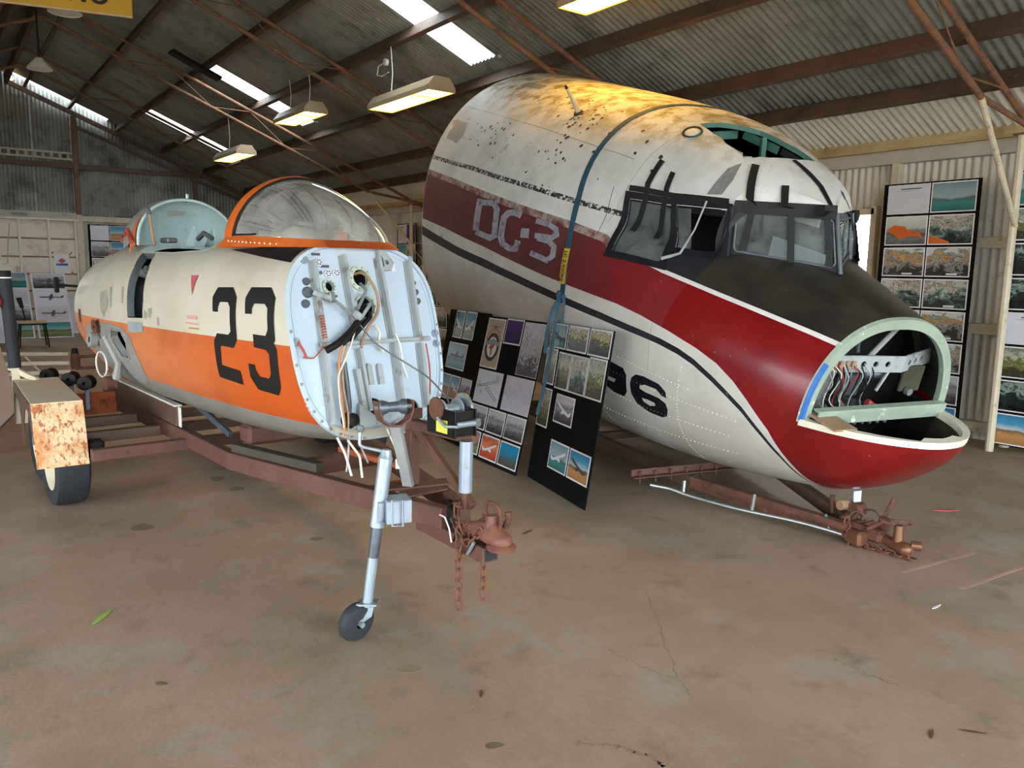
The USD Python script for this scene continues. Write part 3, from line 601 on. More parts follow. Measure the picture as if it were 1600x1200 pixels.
# window frames, panes, tapes
def dk(name, key, mt, off=.004, S=None, ring=None, step=.05):
    rg = ring or DD[key]; return obj(name, decal(S or (lambda u, t, o: D_S(u, t, o)), rg, off, step), mt, d3, smooth=30)
for k, f in ((0, lambda r: r), (1, port)):
    lab = None
    P0 = [f(r) for r in DD['frame_rear']]; P1 = [f(r) for r in DD['frame_slide']]
    dk('window_frame', 0, 'frame_navy', .010, ring=P0); dk('window_frame', 0, 'frame_navy', .011, ring=P1)
    dk('window_pane', 0, 'cockpit_glass', -.012, ring=[f(RW)])
half = [f_ for f_ in SW_]; mid = [(SW_[0][0]*.72+SW_[1][0]*.28, SW_[0][1]*.72+SW_[1][1]*.28), (SW_[3][0]*.72+SW_[2][0]*.28, SW_[3][1]*.72+SW_[2][1]*.28)]
dk('sliding_pane', 0, 'cockpit_glass', -.014, ring=[[SW_[0], mid[0], mid[1], SW_[3]]])
# raked V windshield: ruled wall between deck and roof edge, with a framed pane each side
CBt, CTp, MBt, MTp = V3(3.90, .50, .597), V3(3.825, .487, .895), V3(4.343, 0, .613), V3(4.185, 0, .95)
def wall_pts(sgn, f, k):                        # f 0 corner .. 1 centre ; k 0 base .. 1 top ; a flat pane
    f = np.asarray(f, float)[..., None]; k = np.asarray(k, float)[..., None]
    p = (CBt*(1-f)+MBt*f)*(1-k)+(CTp*(1-f)+MTp*f)*k
    return p*V3(1, sgn, 1)
for sgn in (-1, 1):
    Sw = lambda f, k, off=0, s=sgn: wall_pts(s, f, k)+np.array([off, 0, off*.3])
    ring = [(.06, .12), (.93, .09), (.965, .16), (.965, .84), (.93, .90), (.08, .90), (.04, .84), (.04, .20)]
    frm = sg.box(0, 0, 1, 1).difference(sg.Polygon(ring))
    g = np.linspace(0, 1, 12)
    obj('windshield_frame', patch(Sw, frm, g, g), 'frame_navy' if sgn < 0 else 'frame_grey', d3, smooth=25)
    obj('windshield_bead', MB().tube(Sw(*np.array(dense(ring, 5)).T, .006), .008, 6, closed=True), 'frame_grey', d3, smooth=True)
    obj('windshield_pane', patch(Sw, sg.Polygon(ring), g, g, -.006), 'cockpit_glass', d3, smooth=25)
    ff = np.linspace(0, 1, 24); tF = .80+(np.pi/2-.80)*ff; tF = tF if sgn < 0 else np.pi-tF
    er = D_S(fF(tF), tF, .001); eb = D_S(fB(tF), tF, .001, False); kk = np.linspace(0, 1, 8)[:, None, None]; w1_ = wall_pts(sgn, ff, np.ones(24)); w0_ = wall_pts(sgn, ff, np.zeros(24))
    bulge = np.sin(np.pi*kk)*.02
    obj('brow_panel', MB().grid(er[None]*(1-kk)+w1_[None]*kk+bulge*V3(1, 0, .6)), 'fuselage_paint', d3, smooth=True)
    obj('deck_fillet', MB().grid(eb[None]*(1-kk)+w0_[None]*kk-np.sin(np.pi*kk)*.015*V3(1, 0, .3)), 'nose_paint', d3, smooth=True)
    sk_ = np.array([D_S(fF(q_), q_, .001) for q_ in (np.linspace(.80, .96, 8) if sgn < 0 else np.pi-np.linspace(.80, .96, 8))]); cr_ = wall_pts(sgn, np.zeros(8), np.linspace(0, 1, 8))
    obj('corner_fillet', MB().grid(sk_[None]*(1-kk)+cr_[None]*kk), 'frame_navy' if sgn < 0 else 'fuselage_paint', d3, smooth=True)
obj('centre_post', MB().tube(np.array([wall_pts(-1, 1.0, k)+[.012, 0, 0] for k in (0, .25, .5, .75, 1.0)]), .014, 8), 'frame_grey', d3, smooth=True)
obj('corner_post', MB().tube(np.array([wall_pts(-1, 0.0, k)+[.0, -.008, 0] for k in (0, .5, 1)]), .022, 8), 'frame_navy', d3, smooth=True)
obj('corner_post', MB().tube(np.array([wall_pts(1, 0.0, k)+[.0, .008, 0] for k in (0, .5, 1)]), .020, 8), 'frame_grey', d3, smooth=True)
ff = np.linspace(-.02, .98, 24); obj('brow_tape', MB().grid(np.stack([wall_pts(-1, ff, np.full(24, 1.10))+[.034, 0, .016], wall_pts(-1, ff, np.full(24, .99))+[.030, 0, .012], wall_pts(-1, ff, np.full(24, .88))+[.020, 0, .006]], 0)), 'tape', d3, smooth=True, label='strip of black tape along the top of the windshield')
dk('tape_strip', 'tape_top', 'tape', .014)
for k in (1, 2, 3, 4, 5): dk('tape_strip', 'tape_%d' % k, 'tape', .016)
def wtape(f0, f1, k0, k1, wdt, sgn=-1):
    f = np.linspace(f0, f1, 8); k = np.linspace(k0, k1, 8)
    obj('tape_strip', MB().grid(np.stack([wall_pts(sgn, f-wdt, k)+[.026, 0, .008], wall_pts(sgn, f+wdt, k)+[.026, 0, .008]], 0)), 'tape', d3, smooth=True)
wtape(.17, .10, 1.02, .14, .034); wtape(.545, .545, 1.02, .02, .033); wtape(.89, .89, 1.02, .08, .03)
dk('roof_seam', 'seam_c', 'navy_black', .006); dk('primer_smear', 'smear', 'smear', .004); dk('metal_patch', 'patch_a', 'bare_metal', .003); dk('metal_patch', 'patch_b', 'bare_metal', .004)
for k_, f_, w_t in (('tape_3', .17, .034), ('tape_4', .545, .033), ('tape_5', .89, .03)):
    (ua_, ta_), (ub_, tb2_) = DD[k_][0][:2]
    obj('tape_strip', MB().grid(np.stack([np.array([D_S(ua_, ta_, .018), D_S(ub_, tb2_, .018)]), np.array([wall_pts(-1, f_-w_t, 1.0)+[.036, 0, .016], wall_pts(-1, f_+w_t, 1.0)+[.036, 0, .016]])], 0)), 'tape', d3)
for k in (0, 1):
    dk('tape_strip', 0, 'tape', .006, ring=[[(4.12+.03*k, 1.72+.09*k), (4.17+.03*k, 1.72+.09*k), (3.98+.02*k, 1.76+.10*k), (3.96+.02*k, 1.75+.10*k)]])
obj('loose_tape', MB().tube(np.array([wall_pts(1, -.02, k)+[.02, .02, 0] for k in (1.08, .98, .88, .80)]), (.02, .026, .022, .01), 6), 'tape', d3)
# lettering scuffed in the red band, dark registration digits
for k in ('let_d', 'let_c', 'let_h', 'let_3'): dk('letter', k, 'scuffed', .003, step=.04)
dk('digit', 'nine', 'navy_black', .003, step=.04); dk('digit', 'six', 'navy_black', .003, step=.04)
def seam(pts, w=.004, mt='dark_patch'):
    q = np.array(pts, float); t_ = np.linspace(0, len(q)-1, 30); p = np.stack([np.interp(t_, range(len(q)), q[:, c]) for c in range(2)], 1); X = D_S(p[:, 0], p[:, 1], .002); d = np.gradient(X, axis=0); nn_ = X*V3(0, 1, 1)-np.c_[np.zeros(30), np.zeros(30), D_wc(p[:, 0])]; s_ = np.cross(d, nn_); s_ /= np.linalg.norm(s_, axis=1)[:, None]
    obj('panel_seam', MB().grid(np.stack([X-s_*w/2, X+s_*w/2], 0)), mt, d3)
seam([(.1,.815),(.64,.824),(1.24,.837),(2.15,.883),(2.65,.918),(3.0,.962)], .003); seam([(3.05,.62),(3.06,.70),(3.08,.866),(3.096,1.04),(3.124,1.19),(3.09,1.33)], .003); seam([(2.97,.80),(2.99,.71),(3.022,.60),(3.05,.52)], .006)
seam([(3.66,.50),(3.79,.39),(3.83,.25),(3.86,.05),(3.88,-.1)], .002, 'terminal'); seam([(.1,1.20),(1.0,1.22),(2.6,1.30)], .002)
cr_ = np.random.default_rng(11); mbc = MB()
for (cu, ct, su, st_, n_, r0) in ((1.05,.70,.30,.06,26,.011),(.95,.62,.25,.05,14,.008),(2.25,.86,.12,.07,16,.012),(2.10,.98,.16,.05,20,.010),(2.1,1.10,.22,.04,26,.010),(1.3,1.14,.25,.05,16,.009),(2.9,.93,.2,.10,7,.011),(1.7,.85,.5,.2,12,.009),(2.3,.70,.3,.06,8,.010),(1.9,.62,.6,.03,8,.007)):
    for _ in range(n_):
        u_, t_ = cu+cr_.normal(0, su), ct+cr_.normal(0, st_); r_ = r0*(.35+cr_.random()); g_ = np.linspace(0, 2*np.pi, 9, endpoint=False); k_ = 1+cr_.normal(0, .2, 9)
        if u_ < .08: continue
        X_ = D_S(np.r_[u_, u_+r_*k_*np.cos(g_)*1.1], np.r_[t_, t_+r_*k_*np.sin(g_)*.75], .0022); mbc.add(X_, [[0, 1+q, 1+(q+1) % 9] for q in range(9)])
obj('paint_chips', mbc, 'dark_patch', d3, kind='stuff')
# round fitting and mast aerial on the roof
u0, t0 = 3.167, 1.248; cc = D_S(u0, t0); nn = np.cross(D_S(u0+.01, t0)-cc, D_S(u0, t0+.01)-cc); nn /= np.linalg.norm(nn); nn *= np.sign(nn[2])
obj('roof_fitting', MB().lathe([(0, .014), (.035, .012), (.052, .002)], cc, nn), 'cream_lip', d3, smooth=30); obj('fitting_ring', MB().lathe([(.056, .0), (.066, .010), (.072, .0)], cc, nn), 'inner_olive', d3, smooth=30)
cc = D_S(2.004, 1.04); nn = np.cross(D_S(2.014, 1.04)-cc, D_S(2.004, 1.05)-cc); nn /= np.linalg.norm(nn); nn *= np.sign(nn[2])
an = thing('aerial', parent=d3)
obj('mast', MB().tube([cc-nn*.01, cc+nn*.08, cc+nn*.205+V3(-.045, .0, .0)], (.026, .02, .012), 8), 'antenna', an, smooth=True)
obj('tip', MB().tube([cc+nn*.205+V3(-.045, 0, 0), cc+nn*.235+V3(-.056, 0, 0)], (.0125, .008), 8), 'black', an); obj('mast_foot', MB().lathe([(0, .02), (.03, .016), (.042, 0)], cc, nn), 'inner_olive', an, smooth=30)
# open nose ring: mint flange, blue masking on the starboard edge
def ring_at(u, off, t): return D_S(np.full(len(t), u), t, off, False)
tr = np.linspace(-.02, np.pi+.02, 90)
obj('nose_ring', MB().grid(np.stack([ring_at(UR-.012, .006, tr), ring_at(UR+.012, .002, tr), ring_at(UR+.012, -.055, tr), ring_at(UR-.03, -.062, tr)], 0)), 'mint', d3, smooth=30)
tq = np.linspace(0.0, .62, 20)
obj('blue_edge', MB().grid(np.stack([ring_at(UR-.004, .005, tq), ring_at(UR+.014, .003, tq), ring_at(UR+.014, -.016, tq)], 0)), 'blue_paint', d3, smooth=30)
# nose bowl (lower half of the nose cap)
NT = 5.40
na = lambda u: .545*np.sqrt(np.clip((1-(u-UR)/(NT-UR))*(1+.30*(u-UR)/(NT-UR)), 0, 1))
nb = PI([UR, 5.05, 5.23, 5.35, NT], [.49, .415, .275, .13, .0])
wl = lambda u: -.08+.075*(u-UR)/(NT-UR)
ub = UR+(NT-UR)*(1-(1-np.linspace(0, 1, 40))**2); pb = np.linspace(0, np.pi, 60)
def bowl(off):
    U_, P_ = np.meshgrid(ub, pb, indexing='ij'); n_ = 2.3
    c, s = np.cos(P_), np.sin(P_); cc = np.sign(c)*np.abs(c)**(2/n_); ss = np.abs(s)**(2/n_)
    return np.stack([U_, -np.maximum(na(U_)-off, 0)*cc, wl(U_)-np.maximum(nb(U_)-off, 0)*ss], -1)
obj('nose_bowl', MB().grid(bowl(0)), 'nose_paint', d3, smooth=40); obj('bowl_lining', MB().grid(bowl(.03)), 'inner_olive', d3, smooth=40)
uu = np.concatenate([ub, ub[::-1]]); sg_ = np.concatenate([-np.ones(40), np.ones(40)])
lip = lambda o, dz: np.stack([np.where(uu > NT-.04, uu-o*.8, uu), sg_*np.maximum(na(uu)-o, 0), wl(uu)+dz], -1)
obj('lip_band', MB().grid(np.stack([lip(-.004, -.03), lip(-.004, .008), lip(.055, .008), lip(.055, -.03)], 0)), 'cream_lip', d3, smooth=30)
# inside the nose: shelf plank, cross beam with lightening holes, trays, pipes and wires
obj('shelf_plank', MB().box((UR+.05, .02, -.055), (.015, .98, .075), bev=.004).box((UR+.03, .02, -.014), (.05, .98, .010)), 'mint', d3)
obj('shelf_rail', MB().box((UR+.16, .05, -.23), (.03, .82, .03)), 'mint', d3)
obj('tan_board', MB().box((UR+.10, -.42, -.045), (.24, .16, .012), bev=.003), 'hose_tan', d3)
hl = [sg.Point(x, .05).buffer(.018).exterior.coords[:-1] for x in np.arange(.08, .9, .085)]
obj('cross_beam', MB().prism([(0, 0), (.62, 0), (.62, .1), (0, .1)], .012, (UR-.10, -.46, .17), ((.1, .99, .0), (0, 0, 1), (1, 0, 0)), [h for h in hl if h[0][0] < .58]), 'stiffener', d3)
obj('cross_beam', MB().prism([(0, 0), (.42, 0), (.42, .1), (0, .1)], .012, (UR-.04, .155, .17), ((-.35, .93, -.02), (0, 0, 1), (1, 0, 0)), [h for h in hl if h[0][0] < .38]), 'stiffener', d3)
obj('bracket', MB().box((UR-.07, .30, .11), (.02, .16, .16), bev=.004), 'inner_olive', d3); obj('bolt', MB().lathe([(0, .03), (.022, .028), (.024, 0)], (UR-.05, .27, .04), (1, 0, 0)), 'zinc', d3)
obj('strut', MB().tube([(UR-.10, -.10, .19), (UR-.16, .22, .46)], .017, 8), 'grey_paint', d3); obj('lever', MB().tube([(UR-.06, .12, .24), (UR-.05, .02, .05)], .011, 8), 'zinc', d3)
obj('terminal_rack', MB().box((UR-.10, -.33, .215), (.05, .36, .07), bev=.004), 'stiffener', d3)
for k in range(7): obj('relay', MB().box((UR-.07, -.47+.046*k, .215), (.03, .028, .05), bev=.003), 'hose_tan', d3)
for k in range(6):
    y = -.50+.035*k; obj('conduit', MB().tube([(UR-.02-.02*k, y+.08, .18), (UR-.01-.02*k, y+.02, .02), (UR-.02-.02*k, y-.01+.012*k, -.10)], .0085, 6), 'zinc', d3)
wr_ = np.random.default_rng(3)
for k in range(16):
    y = -.40+wr_.random()*.34; p = [(UR-.06, y, .22), (UR-.05+wr_.random()*.06, y+.03, .1+wr_.random()*.1), (UR-.10, y+.10*wr_.random(), -.02), (UR-.05, y+.16*wr_.random()+.05, -.12)]
    q = np.array(p); tt_ = np.linspace(0, 3, 16); q = np.stack([np.interp(tt_, range(4), q[:, c]) for c in range(3)], 1); q[1:-1] = (q[:-2]+q[1:-1]*2+q[2:])/4; q[1:-1] = (q[:-2]+q[1:-1]*2+q[2:])/4
    obj('wire', MB().tube(q, .0038, 5), ('wire_white', 'black', 'stiffener', 'black', 'grey_paint', 'wire_red')[k % 6], d3)
obj('instrument_box', MB().box((UR-.2, -.12, .06), (.16, .18, .14), bev=.01), 'galv_dark', d3); obj('valve', MB().lathe([(0, .12), (.03, .12), (.03, .02), (.05, .0)], (UR-.15, -.02, .12), (.4, 1, .1)), 'galv_dark', d3)
obj('red_tube', MB().tube([(UR-.05, -.02, -.02), (UR+.0, .12, -.1)], .022, 8), 'wire_red', d3); obj('hose', MB().tube([(UR-.12, -.34, .26), (UR-.13, -.24, .36), (UR-.14, -.14, .37), (UR-.15, -.10, .26)], .014, 8), 'plug_grey', d3)
for k in range(9): obj('pipe_clutter', MB().tube([(UR-.25, -.42+.05*k, -.12+.02*(k % 3)), (UR-.12, -.36+.05*k, -.06), (UR-.05, -.30+.06*k, -.16)], .011, 6), 'plug_grey', d3)
obj('former', MB().grid(np.stack([ring_at(4.60, -.03, tr), ring_at(4.60, -.08, tr)], 0)), 'inner_olive', d3)
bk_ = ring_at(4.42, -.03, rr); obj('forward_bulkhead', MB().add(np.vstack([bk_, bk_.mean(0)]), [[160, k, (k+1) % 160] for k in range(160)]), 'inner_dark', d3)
# cockpit: floor, seats' back panel, green roof frames in the hatch
obj('cockpit_floor', MB().box((3.1, 0, -.35), (2.4, 1.1, .03)), 'inner_olive', d3); obj('rear_partition', MB().box((2.3, 0, .2), (.03, 1.5, 1.3)), 'inner_dark', d3)
obj('glare_shield', MB().box((3.95, 0, .52), (.35, .8, .04), bev=.01), 'inner_dark', d3)
obj('side_panel', MB().box((3.62, .30, .42), (.55, .02, .40), bev=.006), 'paper', d3); obj('side_panel', MB().box((3.30, .50, .80), (.5, .02, .14), bev=.006), 'cream_lip', d3); obj('panel_knob', MB().lathe([(0, .02), (.03, .02), (.035, 0)], (3.5, -.62, .52), (0, -1, 0)), 'black', d3)
obj('hatch_beam', MB().beam((3.08, -.30, 1.24), (3.10, -.02, 1.28), .02, .06), 'teal', d3)
obj('hatch_beam', MB().beam((3.13, .01, 1.285), (3.40, .12, 1.22), .02, .06), 'teal', d3); obj('hatch_beam', MB().beam((3.42, .13, 1.22), (3.70, .20, 1.12), .02, .05), 'inner_dark', d3); obj('hatch_post', MB().beam((3.33, .03, 1.285), (3.46, -.02, .95), .035, .05), 'teal', d3)  # dark length of beam paints in the darkness at the far end of the hatch
obj('hanging_strip', MB().tube([(3.70, -.60, .90), (3.72, -.66, .72), (3.70, -.72, .56), (3.62, -.80, .50)], (.007, .006, .009, .014), 6), 'stiffener', d3)
# rows of rivets
def rivets(pts):
    mb = MB(); b = trimesh.creation.icosphere(0, .0045)
    for u, t in pts: mb.add(b.vertices+D_S(u, t, .0005), b.faces)
    return mb
pts = []
for t0_, u0_, u1_ in ((-.24, 3.5, 4.55), (-.42, 3.0, 4.5), (-.62, 2.6, 4.5), (-.12, 3.2, 4.2)):
    pts += [(u, t0_-.03*(u-4)) for u in np.arange(u0_, u1_, .03)]
for u0_ in (4.12, 3.35): pts += [(u0_, t) for t in np.arange(-.9, .05, .028)]
obj('rivet_rows', rivets(pts), 'cream_lip', d3, kind='stuff')
pts = [(u, .62) for u in np.arange(.1, 3.0, .04)]+[(u, 1.02) for u in np.arange(.1, 2.9, .05)]
obj('rivet_rows', rivets(pts), 'cream_lip', d3, kind='stuff')
# ratchet strap over the fuselage
st = thing('ratchet_strap', 'blue webbing tie-down strap over the white fuselage with yellow tag', 'strap', M=DM)
tS = np.linspace(.09, np.pi-.09, 60); uS = np.interp(tS, [.09,.17,.374,.571,.709,.857,.977,1.11,1.23,1.35,1.43,3.2], [2.978,2.966,2.878,2.746,2.692,2.65,2.627,2.60,2.596,2.585,2.59,2.62])
obj('webbing', MB().grid(np.stack([D_S(uS-.026, tS, .003), D_S(uS-.026, tS, .007), D_S(uS+.026, tS, .007), D_S(uS+.026, tS, .003)], 0)), 'strap_blue', st, smooth=True)
dg = decal(lambda u, t, o: D_S(u, t, o), DD['strap_tag'], .011, .05); obj('tag', dg, 'strap_tag', st, label='yellow printed strap tag')
tx = meshkit.text_mesh('LC 2,500kg', .03, .001, bold=True); tv = np.array(tx.vertices); w_ = tv[:, 0].max()
pu = 2.887+(tv[:, 0]/w_)*.062+(tv[:, 1]-.012)*1.0; pt = .345-(tv[:, 0]/w_)*.175+(tv[:, 1]-.012)*.25
obj('tag_print', MB().add(D_S(pu, pt, .0135+tv[:, 2]), tx.faces), 'sign_black', st)
k0 = D_S(2.98, .085, .02)
def ribbon(pts, w, d=(1, 0, 0)):
    p = np.array(pts, float); t_ = np.linspace(0, len(p)-1, 24); q = np.stack([np.interp(t_, range(len(p)), p[:, c]) for c in range(3)], 1)
    for _ in range(3): q[1:-1] = (q[:-2]+2*q[1:-1]+q[2:])/4
    d = np.array(d, float)*w/2; return MB().grid(np.stack([q-d, q+d], 0))
dn = np.linalg.solve(np.stack([DA, DP, DU]).T, V3(0, 0, -1)); lf = np.linalg.solve(np.stack([DA, DP, DU]).T, -cR0); tw = np.linalg.solve(np.stack([DA, DP, DU]).T, -V3(.72, .69, 0)*-1)
obj('knot', MB().tube([k0+dn*-.03, k0+dn*.0+lf*.02, k0+dn*.05, k0+dn*.02-lf*.02, k0], .018, 6), 'strap_blue', st, smooth=True)
out = np.linalg.solve(np.stack([DA, DP, DU]).T, V3(-1, -.15, 0))
obj('strap_tail', ribbon([k0, k0+dn*.12+lf*.035+out*.04, k0+dn*.30+lf*.06+out*.05, k0+dn*.42+lf*.065+out*.05], .026, lf), 'strap_blue', st, smooth=True)
obj('strap_tail', ribbon([k0, k0+dn*.10-lf*.005+out*.04, k0+dn*.24+out*.05, k0+dn*.42+lf*.01+out*.07, k0+dn*.66+lf*.02+out*.12, k0+dn*.86+lf*.03+out*.17], .026, lf), 'strap_blue', st, smooth=True)
obj('strap_loop', ribbon([k0-dn*.02, k0-dn*.01-lf*.05+out*.03, k0+dn*.10-lf*.06+out*.05, k0+dn*.22-lf*.05+out*.05, k0+dn*.30-lf*.02+out*.05], .022, lf), 'strap_blue', st, smooth=True)
# ---------------------------------------------------------------- jet cockpit pod "23"
VD = {
'two':[[(0.634,0.226),(0.589,0.334),(0.439,0.338),(0.399,0.227),(0.431,-0.041),(0.473,-0.091),(0.586,-0.088),(0.598,-0.102),(0.617,-0.237),(0.452,-0.256),(0.463,-0.385),(0.674,-0.356),(0.667,-0.261),(0.650,-0.062),(0.614,-0.019),(0.505,-0.020),(0.480,-0.006),(0.466,0.130),(0.483,0.178),(0.560,0.178),(0.583,0.127),(0.585,0.092),(0.635,0.093)]],
'three':[[(0.320,0.224),(0.271,0.344),(0.103,0.350),(0.065,0.235),(0.104,-0.022),(0.119,-0.034),(0.105,-0.066),(0.140,-0.344),(0.184,-0.433),(0.339,-0.401),(0.373,-0.290),(0.362,-0.182),(0.307,-0.184),(0.311,-0.219),(0.292,-0.273),(0.216,-0.281),(0.190,-0.239),(0.171,-0.099),(0.190,-0.074),(0.288,-0.067),(0.281,-0.008),(0.178,-0.010),(0.153,0.003),(0.135,0.131),(0.154,0.172),(0.244,0.172),(0.267,0.127),(0.271,0.084),(0.328,0.085)]],
'tri':[[(0.909,0.481),(0.828,0.482),(0.853,0.242)]],
'txt1':[[(0.908,0.060),(0.804,0.055),(0.807,0.031),(0.911,0.035)]],
'txt2':[[(0.928,0.017),(0.791,0.011),(0.792,0.004),(0.930,0.007)]],
'yel':[[(0.897,-0.002),(0.788,-0.004),(0.791,-0.011),(0.900,-0.010)]],
'scuff':[[(2.259,0.270),(2.125,0.294),(2.051,0.119),(2.150,-0.003),(2.214,0.056)]],
'scuff2':[[(2.065,0.344),(2.017,0.318),(2.000,0.087),(2.025,0.106)]],
'scuff3':[[(1.852,0.334),(1.820,0.334),(1.791,0.131),(1.825,0.151)]],
'scuff4':[[(1.407,0.097),(1.353,0.111),(1.375,0.021),(1.410,0.028)]],
'scuff5':[[(1.284,0.035),(1.259,0.028),(1.266,-0.012),(1.292,-0.010)]],
'scuff6':[[(1.463,0.090),(1.418,0.055),(1.440,0.011),(1.475,0.026)]],
'slot_low':[[(1.725,-0.006),(1.498,-0.002),(1.494,-0.080),(1.683,-0.104),(1.731,-0.089)]],
'well_gray':[[(2.703,-0.162),(2.389,-0.063),(2.054,-0.044),(1.842,-0.071),(1.716,-0.155),(1.706,-0.348),(1.764,-0.494),(1.947,-0.544),(0.,0.),(0.,0.),(2.711,-0.277)]],
'well_hole':[[(2.019,-0.105),(1.854,-0.108),(1.796,-0.214),(1.829,-0.408),(1.953,-0.410),(2.019,-0.298),(2.061,-0.197)]],
'slot':[[(1.893,0.915),(1.658,0.886),(1.543,0.592),(1.515,0.409),(1.487,0.171),(1.497,0.000),(1.725,-0.006),(1.732,0.166),(1.765,0.412),(1.791,0.621)]],
'nose1':[[(0.,0.),(0.,0.),(0.,0.),(0.,0.)]],
'nose2':[[(0.,0.),(0.,0.),(0.,0.),(2.799,0.851)]],
'vent':[[(2.901,0.048),(2.809,0.037),(2.827,-0.127),(2.901,-0.123)]],
'navy':[[(0.692,0.966),(0.478,1.041),(0.223,1.188),(0.037,1.305),(0.016,0.736),(0.301,0.823)]],
'seam':[[(0.888,0.553),(0.787,0.555),(0.784,0.545),(0.884,0.543)]],
}
VD['well_gray'] = [[(2.703,-.162),(2.389,-.063),(2.054,-.044),(1.842,-.071),(1.716,-.155),(1.68,-.36),(1.70,-.62),(1.9,-.85),(2.3,-.85),(2.6,-.60),(2.711,-.277)]]
VD['nose1'] = [[(3.28,.80),(3.10,.92),(2.92,.97),(3.05,.86)]]; VD['nose2'] = [[(2.86,.94),(2.70,1.03),(2.50,1.10),(2.62,1.0)]]
def pod_paint(node, n, l):
    def noise(sc, th=.6, so=.05, det=5):
        q = node('noise_texture', {'scale': sc, 'detail': det, 'roughness': .62}, vector='tc.object'); return node('rgb_ramp', {'ramp': [(th-so, (0,)*3), (th+so, (1,)*3)]}, fac=q+'.fac')+'.color'
    def mix(a, b, f):
        inp = {}; src = {'fac': f}
        for nm, c in (('color1', a), ('color2', b)):
            if isinstance(c, str) and '.' in c: src[nm] = c
            else: inp[nm] = lin(c)
        return node('mix', inp, **src)+'.color'
    cream = mix(mix('#c4bdab', '#b6ae9b', noise(2, .55, .12)), '#a59d8a', noise(9, .71, .03))
    fade = node('rgb_ramp', {'ramp': [(.10, (0,)*3), (.42, (1,)*3)]}, fac=node('math', {'math_type': 'divide', 'value2': 3.85}, value1='x.x')+'.value')+'.color'
    org = mix(mix('#bd5318', '#ad4815', noise(3, .55, .1)), mix('#c8784d', '#b5683f', noise(3, .56, .1)), fade)
    grey = mix(mix('#8a8680', '#7b776f', noise(3, .55, .12)), '#5f5a50', noise(8, .70, .04))
    gl = curve(node, [(0, .83), (.6, .831), (1.45, .852), (1.95, .858), (2.4, .84), (3.85, .80)], node('math', {'math_type': 'divide', 'value2': 3.85}, value1='x.x')+'.value', 3.85, 0, 2)
    zn = node('math', {'math_type': 'divide', 'value2': 2.0}, value1='x.z')+'.value'
    c = mix(cream, org, node('math', {'math_type': 'less_than', 'value2': 1.192}, value1='x.z')+'.value')
    c = mix(c, grey, node('math', {'math_type': 'less_than'}, value1=zn, value2=gl)+'.value')
    l.append((c, 'p.base_color')); n['p'][1].update(roughness=.38)
striped('pod_paint', pod_paint)
VM = frame((V_N, V_L, (0, 0, 1)), V_C)
pd = thing('jet_cockpit_pod', 'orange and cream cut-off jet cockpit pod with large number 23 and open bulkhead', 'aircraft', M=VM)
COCK = [(.98, np.pi/2-.62), (1.4, np.pi/2-.66), (2.0, np.pi/2-.60), (2.12, np.pi/2), (2.0, np.pi/2+.60), (1.4, np.pi/2+.66), (.98, np.pi/2+.62)]
SLOT = [(1.893,.915),(1.658,.886),(1.543,.592),(1.515,.409),(1.487,.171),(1.497,.02),(1.725,.014),(1.732,.166),(1.765,.412),(1.791,.621)]
WELL = VD['well_hole'][0]
pdom = sg.box(0, -np.pi, VLEN-.004, np.pi)
for h in (COCK, SLOT, WELL): pdom = pdom.difference(sg.Polygon(dense(h, 3)).buffer(0))
up_ = np.concatenate([np.linspace(0, 3.2, 66), np.linspace(3.24, VLEN, 26)])
obj('pod_skin', patch(V_S, pdom, up_, np.linspace(-np.pi, np.pi, 130)), 'pod_paint', pd, smooth=30)
obj('pod_lining', patch(V_S, pdom, up_[::3], np.linspace(-np.pi, np.pi, 50), -.03), 'slot_grey', pd, smooth=40)
for h, mt in ((COCK, 'sky_blue'), (SLOT, 'slot_grey'), (WELL, 'grey_paint')): obj('opening_edge', rim(V_S, h, .002, -.04), mt, pd)
def pdk(name, key, mt, off=.003, step=.05, label=None): return obj(name, decal(V_S, VD[key], off, step), mt, pd, smooth=30, label=label)
pdk('digit', 'two', 'black', .003, .04); pdk('digit', 'three', 'black', .003, .04); pdk('warning_triangle', 'tri', 'red_print'); pdk('printed_note', 'txt1', 'red_faint'); pdk('printed_note', 'txt2', 'red_faint'); pdk('placard', 'yel', 'print_gold')
for k in ('scuff', 'scuff2', 'scuff3', 'scuff4', 'scuff5', 'scuff6'): pdk('paint_scuff', k, 'scuff_grey', .002)
pdk('grey_patch', 'slot_low', 'slot_light', .003); obj('wheel_well_patch', decal(V_S, [VD['well_gray'][0], VD['well_hole'][0]], .002), 'pod_grey', pd, smooth=30); pdk('gun_slot', 'nose1', 'dark_patch'); pdk('gun_slot', 'nose2', 'dark_patch'); pdk('vent', 'vent', 'dark_patch'); pdk('glare_panel', 'navy', 'navy_black', .003)
obj('well_rim', MB().tube(np.array([V_S(u, t, .004) for u, t in dense(WELL, 4)]), .005, 6, closed=True), 'pod_grey', pd, smooth=True)
